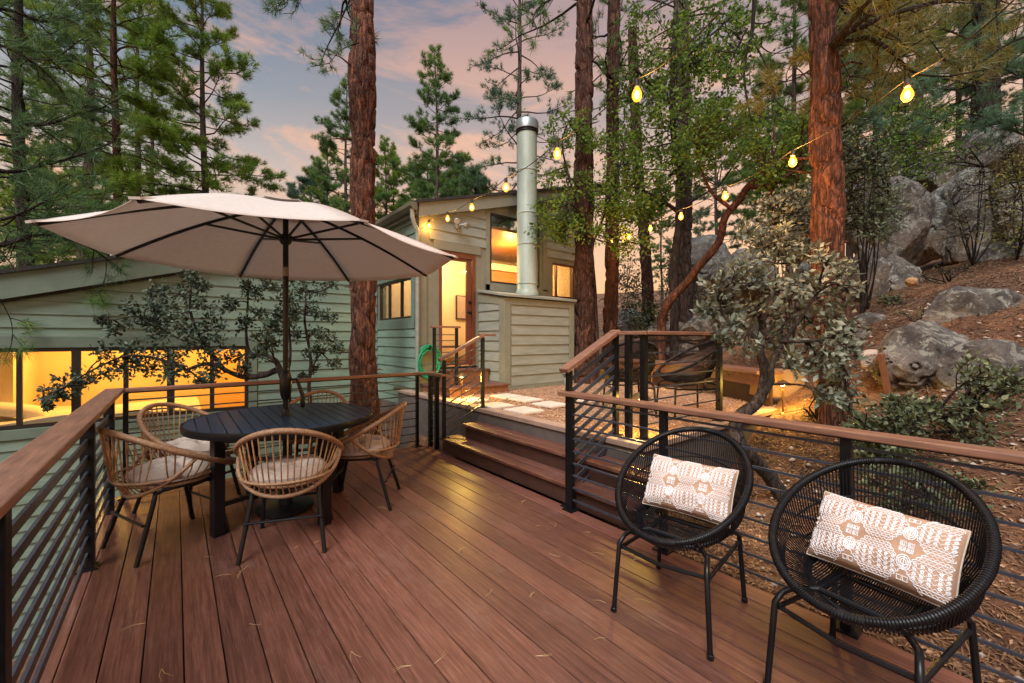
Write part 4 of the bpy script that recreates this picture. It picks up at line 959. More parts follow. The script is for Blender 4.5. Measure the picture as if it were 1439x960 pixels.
# the big outcrop
rk(1250,318,8.6,125,150,12,'tall cracked pale boulder of the outcrop with a flat lit top',.9,cut=1.6,tilt=(4,-8),group=G)
rk(1208,300,9.6,90,95,13,'pointed pale boulder rising behind the tall cracked one',.9,cut=1.3,group=G)
rk(1268,395,7.9,58,82,14,'upright slab at the base of the tall cracked boulder',.6,cut=1.3,group=G)
rk(1222,385,7.8,55,80,15,'rust-stained upright slab left of the outcrop base',.7,cut=1.3,group=G)
rk(1318,318,8.9,60,130,16,'narrow leaning boulder in the middle of the outcrop',.9,cut=1.4,tilt=(0,14),group=G)
rk(1368,322,8.6,95,150,17,'broad dark boulder right of the middle of the outcrop',.9,cut=1.2,group=G)
rk(1432,300,8.2,95,120,18,'boulder leaving the photo at the right edge, upper part of the outcrop',.9,cut=1.2,group=G)
rk(1420,370,7.6,95,60,19,'dark low boulder below the right-hand end of the outcrop',.9,cut=1.2,group=G)
rk(1300,255,10.5,90,70,20,'round boulder on top of the outcrop under the grey bush',1.,cut=.9,group=G)
rk(1385,232,10.4,120,90,21,'weathered boulder at the very top of the outcrop',1.,cut=1.,group=G)
rk(985,385,12.5,80,105,22,'pale blue-grey boulder behind the leaning oak trunk',1.,cut=1.1,group=G)
rk(1050,400,11.0,95,90,23,'boulder lit by the string bulbs behind the silver oak',1.,cut=1.1,group=G)
rk(1120,330,11.5,110,90,24,'boulder between the leaning oak and the lit pine trunk',1.,cut=1.1,group=G)
for k,(px,py,d,w,h,l) in enumerate([(985,462,9.4,60,46,'tan boulder just above the far end of the timber bench'),(1028,455,9.2,52,50,'tan lit boulder over the middle of the timber bench'),(935,468,10.2,60,40,'low grey boulder left of the leaning oak foot'),(1052,505,8.0,36,30,'squat grey boulder on the end of the timber bench line'),(1012,500,8.6,34,26,'small brown boulder tucked behind the bench back'),(1075,478,8.6,60,60,'shadowed boulder behind the silver oak trunk'),(890,455,12.5,60,40,'low boulder in the brush between the twin pines and the oak'),(1130,470,8.2,60,70,'boulder half hidden by silver oak leaves'),(1180,420,8.6,60,70,'dark boulder directly behind the lit pine trunk'),(1140,400,9.4,70,80,'mossy boulder above the silver oak crown'),(958,493,9.6,46,22,'flat pale stone slab above the sideways wicker chair')]):
    rk(px,py,d,w,h,40+k,l,1.,cut=1.2,group=G,mat=None)
# wooden stake and its low wire
p=P(1247,560,4.15); t=thing('wooden_stake','short weathered wooden stake in the dirt beside the grey boulder','stake',(p[0],p[1],p[2]))
m=MB(); a=P(1238,497,4.15);b=P(1250,563,4.15); m.bar(b,a,.055,.05,(1,0,0)); m.build('post',pm('weathered_wood',(.22,.085,.03),(.12,.045,.02),9,.8,.6,.006,(6,6,1)),t,bevel=.006)

# ================================================================ BENCH AND PATH LIGHTS
ba=PZ(1067,521,.94); bb=PZ(975,510,.94); bc=np.array([6.9,6.0,.94])
bb=ba+(bb-ba)/np.linalg.norm((bb-ba)[:2])*1.55
t=thing('timber_bench','low reddish timber bench wall curving round the back of the gravel patio','bench',(ba[0],ba[1],.49))
for a,b in ((ba,bb),(bb,bc)):
    d=(b-a)/np.linalg.norm(b-a); n=np.array([d[1],-d[0],0])
    m=MB(); m.bar(a-d*.03+n*.12-[0,0,.022],b+d*.06+n*.12-[0,0,.022],.34,.044); m.build('seat',M['cap'],t,bevel=.005)
    m=MB(); m.bar(a+[0,0,-.12]+n*.02,b+[0,0,-.12]+n*.02,.03,.15); m.build('apron',M['redwood'],t,bevel=.003)
    m=MB(); m.bar(a+[0,0,-.32]+n*.16,b+[0,0,-.32]+n*.16,.03,.28); m.build('back_board',M['darkwood'],t)
LAMPS=[]
def plight(name,loc,col,e,r=.04):
    l=bpy.data.lights.new(name,'POINT'); l.energy=e; l.color=col; l.shadow_soft_size=r; o=bpy.data.objects.new(name,l); COL.objects.link(o); o.location=tuple(map(float,loc)); return o
bulbm=emis('warm_lamp_glow',(1,.62,.22),20)
def pathlight(p,h,label,e):
    p=np.array(p,float); t=thing('path_light',label,'path light',p)
    m=MB(); m.tube([p,p+[0,0,h-.04]],.011,10); m.lathe([(.03,0),(.03,.012),(.012,.03)],p,16); m.build('stem',M['brass'],t,smooth=True)
    m=MB(); m.lathe([(.088,h-.030),(.090,h-.026),(.05,h+.006),(.014,h+.022),(.004,h+.028)],p,28); m.lathe([(.086,h-.029),(.048,h+.002),(.01,h+.012)],p,28); m.build('shade',M['brass'],t,smooth=True)
    m=MB(); m.lathe([(.006,h-.045),(.022,h-.038),(.026,h-.028),(.012,h-.014)],p,14); m.build('lamp',bulbm,t,smooth=True)
    plight('path_light_glow',p+[0,0,h-.055],(1,.60,.10),e*2.0,.03)
G2='warm path lights'
pathlight(PZ(649,563,.49),.36,'small brass path light glowing on the gravel in front of the porch step',26)
pathlight((3.22,2.17,.48),.36,'path light just inside the coping, lighting the gravel under the patio railing',22)
q=P(1100,583,4.75); pathlight((q[0],q[1],q[2]),.37,'brass path light in front of the wooden stump beside the silver oak',26)
q=PZ(890,508,.60); pathlight((6.35,4.05,.47),.38,'distant path light seen through the back of the rear wicker chair',5)
pathlight(PY(812,541,5.9),.30,'path light half hidden behind the chimney box corner',10)
# stump / low stone block behind the path light 3
p=P(1106,560,5.0); t=thing('stone_block','low rounded tan block glowing behind the path light','block',p)
m=MB(); pts=[(-.26,-.22),(-.24,.04),(-.16,.13),(.18,.13),(.26,.06),(.27,-.22)]; 
cc=P(1103,535,5.25); m.prism([cc+RT*a+UP*b for a,b in pts],FW*.35); m.build('block',pm('tan_block',(.40,.25,.12),(.26,.15,.07),6,.8,.5,.006),t,bevel=.02)

# ================================================================ STRING LIGHTS
def bulb(parent,p,e,i):
    m=MB(); m.lathe([(.008,.085),(.017,.08),(.017,.035),(.012,.03)],p,12); s_=m.build('socket',M['cord'],parent,smooth=True)
    m=MB(); m.lathe([(.012,.032),(.021,.016),(.030,-.008),(.030,-.028),(.019,-.050),(.003,-.058)],p,18); m.build('bulb',amber,s_,smooth=True)
    m=MB(); m.lathe([(.004,.010),(.011,.002),(.014,-.016),(.010,-.034),(.003,-.040)],p,12); m.build('filament',bulbs,s_,smooth=True)
    plight('string_bulb_glow',p+[0,0,-.02],(1,.52,.15),e,.03)
bulbs=emis('filament_core_glow',(1,.78,.55),12)
def ambermat():
    m,nt,b=newmat('amber_bulb_glass'); b.inputs['Base Color'].default_value=(.02,.01,.0,1); b.inputs['Specular IOR Level'].default_value=.1; b.inputs['Emission Color'].default_value=(1,.31,.02,1); b.inputs['Emission Strength'].default_value=3.6
    t=nt.nodes.new('ShaderNodeBsdfTransparent'); t.inputs[0].default_value=(1,.82,.5,1); mx=nt.nodes.new('ShaderNodeMixShader'); mx.inputs[0].default_value=.55
    nt.links.new(b.outputs[0],mx.inputs[1]); nt.links.new(t.outputs[0],mx.inputs[2]); nt.links.new(mx.outputs[0],nt.nodes['Material Output'].inputs[0]); return m
amber=ambermat()
D0=6.75
s1=[(603,316,D0),(629,306,D0*.8776),(663,290,D0*.755),(711,262,D0*.633),(783,214,D0*.51),(895,130,D0*.388)]
s2=[(1275,130,2.56),(1114,225,2.56*1.37),(1019,274,2.56*1.74),(957,303,2.56*2.11),(914,320,2.56*2.48),(884,332,2.56*2.85),(860,338,2.56*3.22)]
def strand(label,S,pre,post,es):
    pts=[P(*a)+[0,0,.085] for a in S]; t=thing('string_lights',label,'string lights',pts[0])
    full=[np.array(pre)]+pts+[np.array(q_) for q_ in post]; path=[]
    for a,b in zip(full[:-1],full[1:]):
        for f in np.linspace(0,1,7)[:-1]: path.append(a*(1-f)+b*f-[0,0,.035*4*f*(1-f)])
    path.append(full[-1]); m=MB(); m.tube(path,.0042,6); m.build('cable',M['cord'],t,smooth=True)
    for i,(a,e) in enumerate(zip(pts,es)): bulb(t,a-[0,0,.085],e,i)
lk=P(1010,20,1.9)
strand('string of warm bulbs running from the cabin fascia up over the deck',s1,PY(590,322,YF-.12),[P(1010,20,1.75)],[16,16,14,13,14,16])
strand('warm bulb string receding from the top right corner to the twin pines',s2,P(1425,0,2.1),[P(842,322,8.9)],[95,110,75,70,45,30,30])
# ================================================================ TREES
BK=dict(
 pond=barkmat('ponderosa_bark',(.285,.115,.066),(.135,.054,.034),(.016,.010,.009),16,.17,.03),
 brown=barkmat('brown_pine_bark',(.195,.085,.055),(.095,.043,.030),(.014,.009,.008),18,.16,.03),
 grey=barkmat('grey_pine_bark',(.20,.15,.135),(.11,.082,.075),(.025,.019,.017),13,.2,.02),
 dark=barkmat('dark_bark',(.055,.042,.036),(.028,.022,.020),(.008,.006,.006),12,.3,.02),
 oak=barkmat('oak_bark',(.10,.075,.062),(.045,.034,.03),(.012,.009,.008),16,.35,.015),
 orange=barkmat('oak_bark_painted_glow',(.22,.085,.045),(.10,.04,.024),(.02,.010,.008),14,.25,.015))  # orange: oak bark with the string bulbs' warm light painted into its colour
LF=dict(
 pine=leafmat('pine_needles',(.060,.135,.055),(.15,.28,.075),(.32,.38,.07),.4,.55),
 pineyellow=leafmat('yellow_green_needles',(.085,.19,.035),(.24,.38,.05),(.46,.44,.07),.42,.6),  # yellower, lighter green than the plain pine needles
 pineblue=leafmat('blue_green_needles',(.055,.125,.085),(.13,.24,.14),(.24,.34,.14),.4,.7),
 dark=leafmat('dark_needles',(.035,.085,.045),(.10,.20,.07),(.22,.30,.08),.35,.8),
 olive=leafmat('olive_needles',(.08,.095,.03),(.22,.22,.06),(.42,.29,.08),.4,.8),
 oakd=leafmat('dark_oak_leaves',(.022,.040,.028),(.065,.095,.058),(.17,.21,.15),.12,2.2,.4),
 silver=leafmat('silver_oak_leaves',(.065,.085,.065),(.20,.235,.18),(.42,.45,.37),.15,2.6,.5),
 green=leafmat('green_oak_leaves',(.055,.11,.018),(.16,.27,.04),(.34,.38,.06),.5,1.2,.45),
 shrub=leafmat('shrub_leaves',(.045,.065,.035),(.125,.16,.085),(.30,.33,.20),.2,3.,.5),
 bush=leafmat('grey_bush_leaves',(.07,.075,.045),(.16,.16,.09),(.26,.24,.12),.25,2.,.6))
def dirs_frames(D,r):
    D=D/np.linalg.norm(D,axis=1,keepdims=True); u=np.tile([0,0,1.],(len(D),1)); u[np.abs(D[:,2])>.95]=[1,0,0]
    a=np.cross(D,u); a/=np.linalg.norm(a,axis=1,keepdims=True); b=np.cross(a,D); t=r.uniform(0,6.28,len(D))[:,None]
    return a*np.cos(t)+b*np.sin(t),-a*np.sin(t)+b*np.cos(t),D
def tufts(Pp,D,r,L=.2,nb=14,w=.010,spread=1.0):
    Pp=Pp+r.normal(size=Pp.shape)*L*.18
    """needle tufts: nb thin blades fanning from each point around direction D"""
    K=4; out=[]; A_,B_,C_=dirs_frames(D,r); ids=r.integers(0,K,len(Pp)); Vs=[];
    for k in range(K):
        sel=np.where(ids==k)[0]
        if not len(sel): continue
        th=r.uniform(.12,1.25,nb)*spread; ph=np.arange(nb)*2.4+r.uniform(0,1,nb); ln=r.uniform(.7,1.1,nb)*L
        d=np.stack([np.sin(th)*np.cos(ph),np.sin(th)*np.sin(ph),np.cos(th)],1); side=np.cross(d,r.normal(size=(nb,3))); side/=np.linalg.norm(side,axis=1,keepdims=True)
        st=np.stack([np.zeros(nb),np.zeros(nb),r.uniform(-.25,.15,nb)*L],1)
        tm=np.stack([st-side*w/2,st+side*w/2,st+d*ln[:,None]],1).reshape(-1,3)
        s=r.uniform(.75,1.2,(len(sel),1,1))
        V=(tm[None,:,0:1]*A_[sel][:,None]+tm[None,:,1:2]*B_[sel][:,None]+tm[None,:,2:3]*C_[sel][:,None])*s+Pp[sel][:,None]
        Vs.append(V.reshape(-1,3))
    V=np.vstack(Vs); return V,np.arange(len(V)).reshape(-1,3)
def leaves(Pp,D,r,L=.06,w=.03,fold=.25):
    """folded leaves (two triangles sharing a midrib)"""
    A_,B_,C_=dirs_frames(D,r); n=len(Pp); L=L*r.uniform(.6,1.2,n)[:,None]; w=w*r.uniform(.7,1.2,n)[:,None]
    a=Pp; t=Pp+C_*L; m_=Pp+C_*L*.45
    V=np.stack([a,m_+A_*w/2+B_*w*fold,t,m_-A_*w/2+B_*w*fold,m_*1.0],1)
    T=np.array([(0,1,4),(1,2,4),(0,4,3),(4,2,3)])[None]+5*np.arange(n)[:,None,None]
    return V.reshape(-1,3),T.reshape(-1,3)
def trunkmesh(pts,rad,n=14,amp=.03,seed=0,step=None):
    """bark-displaced tube"""
    pts=np.array(pts,float); rad=np.array(rad,float)
    if step:
        L=np.concatenate([[0],np.cumsum(np.linalg.norm(np.diff(pts,axis=0),axis=1))]); k=max(3,int(L[-1]/step)); q=np.linspace(0,L[-1],k)
        pts=np.stack([np.interp(q,L,pts[:,i]) for i in range(3)],1); rad=np.interp(q,L,rad)
    m=MB(); m.tube(pts,rad,n,cap=True); V=m.v[0]; c=np.repeat(pts,n,axis=0); d=V-c; ln=np.linalg.norm(d,axis=1,keepdims=True)
    q=np.stack([V[:,0]*1.,V[:,1]*1.,V[:,2]*.32],1)
    k=fbm(q,seed,9.,3)*.5+fbm(q,seed+5,3.,2)*.6
    ridge=-np.clip(.22-np.abs(vnoise(q,seed+8,11.)),0,.22)*3.2
    V=V+d/np.maximum(ln,1e-6)*(k*.55+ridge)[:,None]*amp*(ln/.2)
    m.v[0]=V; return m
def pine_mesh(seed,Hh,base,Lmax,nbr,L=.2,nb=12,w=.013,r0=.2,dens=1.,top=.5,droop=.1,dead=6,full=1.):
    r=np.random.default_rng(seed); wood=MB(); TP=[];TD=[]
    lean=r.normal(size=2)*.012; zz=np.linspace(-1.,Hh,16); wob=np.stack([lean[0]*zz+.05*np.sin(zz*.6+seed),lean[1]*zz+.05*np.cos(zz*.5+seed*2),zz],1)
    rad=np.interp(zz,[-1,0,Hh*.5,Hh],[r0*1.25,r0*1.05,r0*.62,.02]); tm=trunkmesh(wob,rad,10,.05,seed,.35); wood.v+=tm.v; wood.f+=tm.f; wood.n+=tm.n
    def at(z): return np.array([np.interp(z,zz,wob[:,0]),np.interp(z,zz,wob[:,1]),z])
    for i in range(nbr+dead):
        isdead=i>=nbr
        if isdead: z=r.uniform(base*.55,base*1.15)
        else: f=((i+r.random())/nbr); z=base+(Hh-base)*f**.9
        f=np.clip((z-base)/(Hh-base),0,1); ang=i*2.399+r.uniform(-.5,.5)
        Lb=Lmax*(np.sin(np.pi*min(1,(f*.80+.20)))**.7*.95*(1-f)**.22+.05)*r.uniform(.55,1.12)*(1 if not isdead else .55)
        if f>.9: Lb=Lmax*top*(1-f+.12)*r.uniform(.8,1.3)
        up=np.interp(f,[0,.5,1],[-.12-droop,.12,.85]); d=np.array([math.cos(ang),math.sin(ang),up]); p=at(z); pts=[p]; k=7
        cur=d/np.linalg.norm(d)
        for j in range(k):
            cur=cur+r.normal(size=3)*.13+np.array([0,0,.05 if j>2 else -.035]); cur/=np.linalg.norm(cur); pts.append(pts[-1]+cur*Lb/k)
        rb=r0*.16*(Lb/Lmax)**.8+.008; wood.tube(pts,np.linspace(rb,.005,k+1),5,cap=False)
        if isdead:
            for j in (2,4): 
                q=pts[j]; dd=cur+r.normal(size=3)*.7; wood.tube([q,q+dd*Lb*.15,q+dd*Lb*.3+r.normal(size=3)*.05],[.008,.005,.003],4,cap=False)
            continue
        pts=np.array(pts); ntw=int((3+Lb*5.)*full)
        for j in range(ntw):
            s=r.uniform(.28,1.)**.8; x=s*k; a=int(min(x,k-1e-3)); q=pts[a]+(pts[a+1]-pts[a])*(x-a); bd=pts[a+1]-pts[a]; bd/=np.linalg.norm(bd)
            td=bd*.7+np.cross(bd,[0,0,1])*(r.choice([-1,1])*r.uniform(.4,1.1))+np.array([0,0,r.uniform(-.15,.5)]); td/=np.linalg.norm(td); tl=r.uniform(.22,.55)*(.45+.65*(1-s))*min(1,Lb*.6+.25)*1.3
            e=q+td*tl+np.array([0,0,.03]); wood.tube([q,(q+e)/2+r.normal(size=3)*.02,e],[.009,.006,.004],3,cap=False)
            nt_=max(1,int((2+tl*8)*dens))
            for c in range(nt_):
                g=r.uniform(.35,1.); TP.append(q+(e-q)*g+r.normal(size=3)*.045); TD.append(td*.8+r.normal(size=3)*.45+np.array([0,0,.35]))
            TP.append(e); TD.append(td+np.array([0,0,.3]))
    V,T=tufts(np.array(TP),np.array(TD),r,L,nb,w)
    wm=MB(); me=bpy.data.meshes.new('pine_wood'); VV=np.vstack(wood.v); me.from_pydata(VV.tolist(),[],wood.f); me.update(); me.polygons.foreach_set('use_smooth',[True]*len(me.polygons))
    return me,fastmesh('pine_needles',V,T)
PV=[pine_mesh(101,19,4.0,3.1,96,.24,15,.017,.21,1.35),
    pine_mesh(102,16,2.5,2.8,96,.22,15,.016,.17,1.45,droop=.05),
    pine_mesh(103,19,5.5,3.0,60,.21,13,.015,.19,.9,dead=14,droop=.18,full=.9),
    pine_mesh(104,8.,1.0,2.1,84,.20,15,.017,.12,1.7,droop=.0),
    pine_mesh(105,15,2.8,2.9,78,.23,14,.017,.16,1.3)]
PMC={}
def pine(px,d,var,h_or_s,label,leaf='pine',bark='grey',rot=0,zb=None,group='pines beyond the roofs',wx=1.):
    p=P(px,476,d); zb=gz(p[0],p[1]) if zb is None else zb; t=thing('pine_tree',label,'tree',(p[0],p[1],zb),group)
    for nm,me,mt in (('trunk',PV[var][0],BK[bark]),('crown',PV[var][1],LF[leaf])):
        key=(var,nm,mt.name)
        if key not in PMC: c=me.copy(); c.materials.clear(); c.materials.append(mt); PMC[key]=c
        o=bpy.data.objects.new(nm,PMC[key]); COL.objects.link(o); o.parent=t
    t.scale=(h_or_s*wx,h_or_s*wx,h_or_s); t.rotation_euler=(0,0,R(rot)); return t
PL=[ # px, depth, variant, scale, leaf, bark, rot, zb, label
 (166,14,4,1.2,'pineyellow','brown',20,-1.2,'tall pine with thick straight trunk rising behind the left part of the umbrella'),
 (184,19,2,1.05,'pineyellow','grey',80,-1,'thinner pine trunk close behind the thick one left of the umbrella top'),
 (297,16.5,1,1.12,'pineyellow','grey',140,-1,'full-crowned pine behind the umbrella peak against the open sky'),
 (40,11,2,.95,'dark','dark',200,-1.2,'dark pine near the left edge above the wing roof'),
 (112,16,2,1.15,'pineyellow','grey',60,-1.2,'pine between the dark left-edge pine and the thick trunk'),
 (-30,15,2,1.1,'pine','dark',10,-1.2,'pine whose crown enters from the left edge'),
 (222,24,2,1.1,'pineyellow','grey',250,-1,'farther bright pine between the two tall trunks behind the umbrella'),
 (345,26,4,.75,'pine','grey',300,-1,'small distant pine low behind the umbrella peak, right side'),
 (75,24,4,.95,'pineyellow','grey',33,-1,'distant pine low over the wing roof at the far left'),
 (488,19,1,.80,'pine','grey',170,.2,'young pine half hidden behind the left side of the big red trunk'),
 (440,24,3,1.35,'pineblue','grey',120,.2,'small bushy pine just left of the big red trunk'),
 (556,22,4,.74,'pineyellow','grey',70,.4,'bright pine just right of the big red trunk'),
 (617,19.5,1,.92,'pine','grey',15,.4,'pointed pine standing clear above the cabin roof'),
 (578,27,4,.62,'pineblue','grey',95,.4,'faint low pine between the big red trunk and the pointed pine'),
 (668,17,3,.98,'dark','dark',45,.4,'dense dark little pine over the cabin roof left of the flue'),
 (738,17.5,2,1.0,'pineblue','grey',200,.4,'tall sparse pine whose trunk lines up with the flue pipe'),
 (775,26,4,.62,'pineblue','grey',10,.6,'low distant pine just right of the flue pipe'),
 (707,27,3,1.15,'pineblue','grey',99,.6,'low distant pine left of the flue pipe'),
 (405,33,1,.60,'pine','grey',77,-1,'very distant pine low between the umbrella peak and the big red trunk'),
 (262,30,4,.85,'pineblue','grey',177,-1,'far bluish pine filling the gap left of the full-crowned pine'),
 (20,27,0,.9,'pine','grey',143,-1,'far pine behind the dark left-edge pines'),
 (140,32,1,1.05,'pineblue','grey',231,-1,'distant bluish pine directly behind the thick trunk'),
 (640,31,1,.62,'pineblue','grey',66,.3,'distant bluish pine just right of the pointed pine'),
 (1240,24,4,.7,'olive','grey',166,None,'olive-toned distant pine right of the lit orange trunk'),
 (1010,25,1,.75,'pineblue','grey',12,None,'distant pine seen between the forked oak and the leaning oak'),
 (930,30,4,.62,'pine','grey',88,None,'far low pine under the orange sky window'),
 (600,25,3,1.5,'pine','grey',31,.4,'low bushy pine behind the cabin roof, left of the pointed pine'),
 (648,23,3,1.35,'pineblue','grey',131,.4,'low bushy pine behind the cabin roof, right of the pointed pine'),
 (548,20,1,.66,'pineyellow','grey',61,.4,'yellow-green young pine close beside the big red trunk on its right'),
 (462,21,4,.74,'pineyellow','grey',11,.2,'yellow-green pine left of the big red trunk, behind the young pine'),
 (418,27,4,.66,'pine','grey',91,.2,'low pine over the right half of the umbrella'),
 (1225,16,0,.8,'pineyellow','grey',71,None,'yellow-green pine behind the string bulb nearest the camera'),
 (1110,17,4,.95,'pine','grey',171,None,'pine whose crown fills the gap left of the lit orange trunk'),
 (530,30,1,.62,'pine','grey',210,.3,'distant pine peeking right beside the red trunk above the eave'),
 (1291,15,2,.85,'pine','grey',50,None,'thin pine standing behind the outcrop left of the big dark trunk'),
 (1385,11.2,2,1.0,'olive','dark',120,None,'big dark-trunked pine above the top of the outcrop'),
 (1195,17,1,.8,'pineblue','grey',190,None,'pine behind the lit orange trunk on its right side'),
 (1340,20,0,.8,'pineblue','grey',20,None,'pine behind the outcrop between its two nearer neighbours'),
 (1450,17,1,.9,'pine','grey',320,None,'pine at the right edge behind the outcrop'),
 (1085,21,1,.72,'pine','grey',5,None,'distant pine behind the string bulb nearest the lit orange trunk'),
]
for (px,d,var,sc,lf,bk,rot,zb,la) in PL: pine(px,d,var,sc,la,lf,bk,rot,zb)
# ---- big trunks near the camera, modelled with bark relief
def bigtrunk(px0,px1,y1,d,dia,zb,ztop,bark,label,seed,name='pine_tree',branches=(),crown=None,taper=.8,curve=0):
    b=P(px0,476,d); b[2]=zb
    tp=P(px1,y1,d); k=(ztop-zb)/(tp[2]-H if abs(tp[2]-H)>.1 else 1)
    q=P(px0,476,d); dr=(P(px1,y1,d)-P(px0,476,d)); dr=dr/dr[2]
    zs=np.linspace(zb,ztop,12); pts=[np.array([q[0]+dr[0]*(z-H)+curve*math.sin((z-zb)*.9)*.03,q[1]+dr[1]*(z-H)+curve*math.cos((z-zb)*.8)*.03,z]) for z in zs]
    rad=[dia/2*(1+.28*math.exp(-(z-zb)/.35))*(1-(1-taper)*(z-zb)/(ztop-zb)) for z in zs]
    t=thing(name,label,'tree',(b[0],b[1],zb)); tk=trunkmesh(pts,rad,56,.075,seed,.03); rs=np.random.default_rng(seed+50)
    for _ in range(16):
        i_=rs.integers(2,len(pts)-1); c_=pts[i_]+(pts[i_-1]-pts[i_])*rs.random(); a_=rs.uniform(0,6.28); dd=np.array([math.cos(a_),math.sin(a_),rs.uniform(-.3,.5)]); l_=rs.uniform(.05,.32); r_=rad[i_]
        tk.tube([c_+dd*r_*.7,c_+dd*(r_+l_*.5),c_+dd*(r_+l_)+[0,0,rs.uniform(-.08,.04)]],[.016,.011,.004],6)
    tk.build('trunk',bark,t,smooth='all'); return t,pts
def crown_over(t,pts,r,n,Lb,z0,z1,leaf,L=.2,dens=1.,wood=None,nb=14,w=.010,azs=None,droop=.2):
    """branches and tufts attached to a big trunk between heights z0..z1"""
    wd=MB(); TP=[];TD=[]; zz=[p[2] for p in pts]
    for i in range(n):
        z=r.uniform(z0,z1); p=np.array([np.interp(z,zz,[q[j] for q in pts]) for j in range(3)]); ang=r.uniform(*azs) if azs else r.uniform(0,6.28)
        L_=Lb*r.uniform(.6,1.1); cur=np.array([math.cos(ang),math.sin(ang),r.uniform(-.25,.35)]); pl=[p]
        for j in range(8): cur=cur/np.linalg.norm(cur)+r.normal(size=3)*.16+np.array([0,0,-.05*droop*5 if j<5 else .06]); cur/=np.linalg.norm(cur); pl.append(pl[-1]+cur*L_/8)
        wd.tube(pl,np.linspace(.028,.006,9),7,cap=False)
        for j in range(int(10*dens)):
            a=r.integers(2,8); q=pl[a]+(pl[a+1]-pl[a])*r.random() if a<8 else pl[a]; dd=cur*.5+r.normal(size=3)*.7; dd/=np.linalg.norm(dd); tl=r.uniform(.15,.5); e=q+dd*tl+[0,0,.04]
            wd.tube([q,(q+e)/2+r.normal(size=3)*.02,e],[.008,.006,.004],5,cap=False)
            for c in range(4): g=r.uniform(.4,1); TP.append(q+(e-q)*g); TD.append(dd+r.normal(size=3)*.35+[0,0,.2])
    if wd.n: wd.build('branch',wood or BK['dark'],t,smooth='all')
    if TP:
        V,T=tufts(np.array(TP),np.array(TD),r,L,nb,w); V=V-np.array(t.location); link('crown',fastmesh('crown',V,T),LF[leaf],t)
r9=np.random.default_rng(9)
t,pt=bigtrunk(511,509,0,6.5,.43,-1.35,9.5,BK['pond'],'big red-barked pine trunk passing in front of the cabin corner',1)
crown_over(t,pt,r9,6,1.8,6.3,8.0,'pineblue',.2,.8,azs=(1.6,4.4))
t,pt=bigtrunk(821,821,0,8.1,.385,.35,10.5,BK['brown'],'thick red-brown pine trunk at the right-hand end of the cabin',2)
crown_over(t,pt,r9,6,2.2,6.5,9,'pine',.2,.8)
t,pt=bigtrunk(857,864,0,8.9,.30,.35,10.5,BK['brown'],'slimmer red-brown pine trunk right beside the thick one',3,curve=1)
crown_over(t,pt,r9,5,2.0,6.5,9,'pine',.2,.8)
p0=ground_hit(1168,655)
t,pt=bigtrunk(1168,1156,0,4.15,.285,.05,6.6,BK['pond'],'orange-barked pine trunk glowing under the string lights, behind the deck railing',4,taper=.86)
crown_over(t,pt,r9,9,1.6,4.0,5.2,'olive',.17,.9,nb=16,w=.006,droop=.35)
t,pt=bigtrunk(1388,1384,0,10.6,.56,2.2,12,BK['dark'],'massive dark pine trunk at the top right above the boulders',5)
crown_over(t,pt,r9,12,3.2,4.2,9.5,'pineblue',.22,1.2)
t,pt=bigtrunk(912,899,250,13,.36,.5,11,BK['brown'],'leaning brown pine trunk seen against the orange sky right of the twin trunks',6,curve=2)
crown_over(t,pt,r9,8,2.2,6.5,10,'pine',.2,.9)
t,pt=bigtrunk(961,958,0,11,.44,.6,12,BK['grey'],'grey-barked pine trunk behind the slim forked oak',7)
crown_over(t,pt,r9,8,2.2,6.5,10,'pineblue',.2,.9)

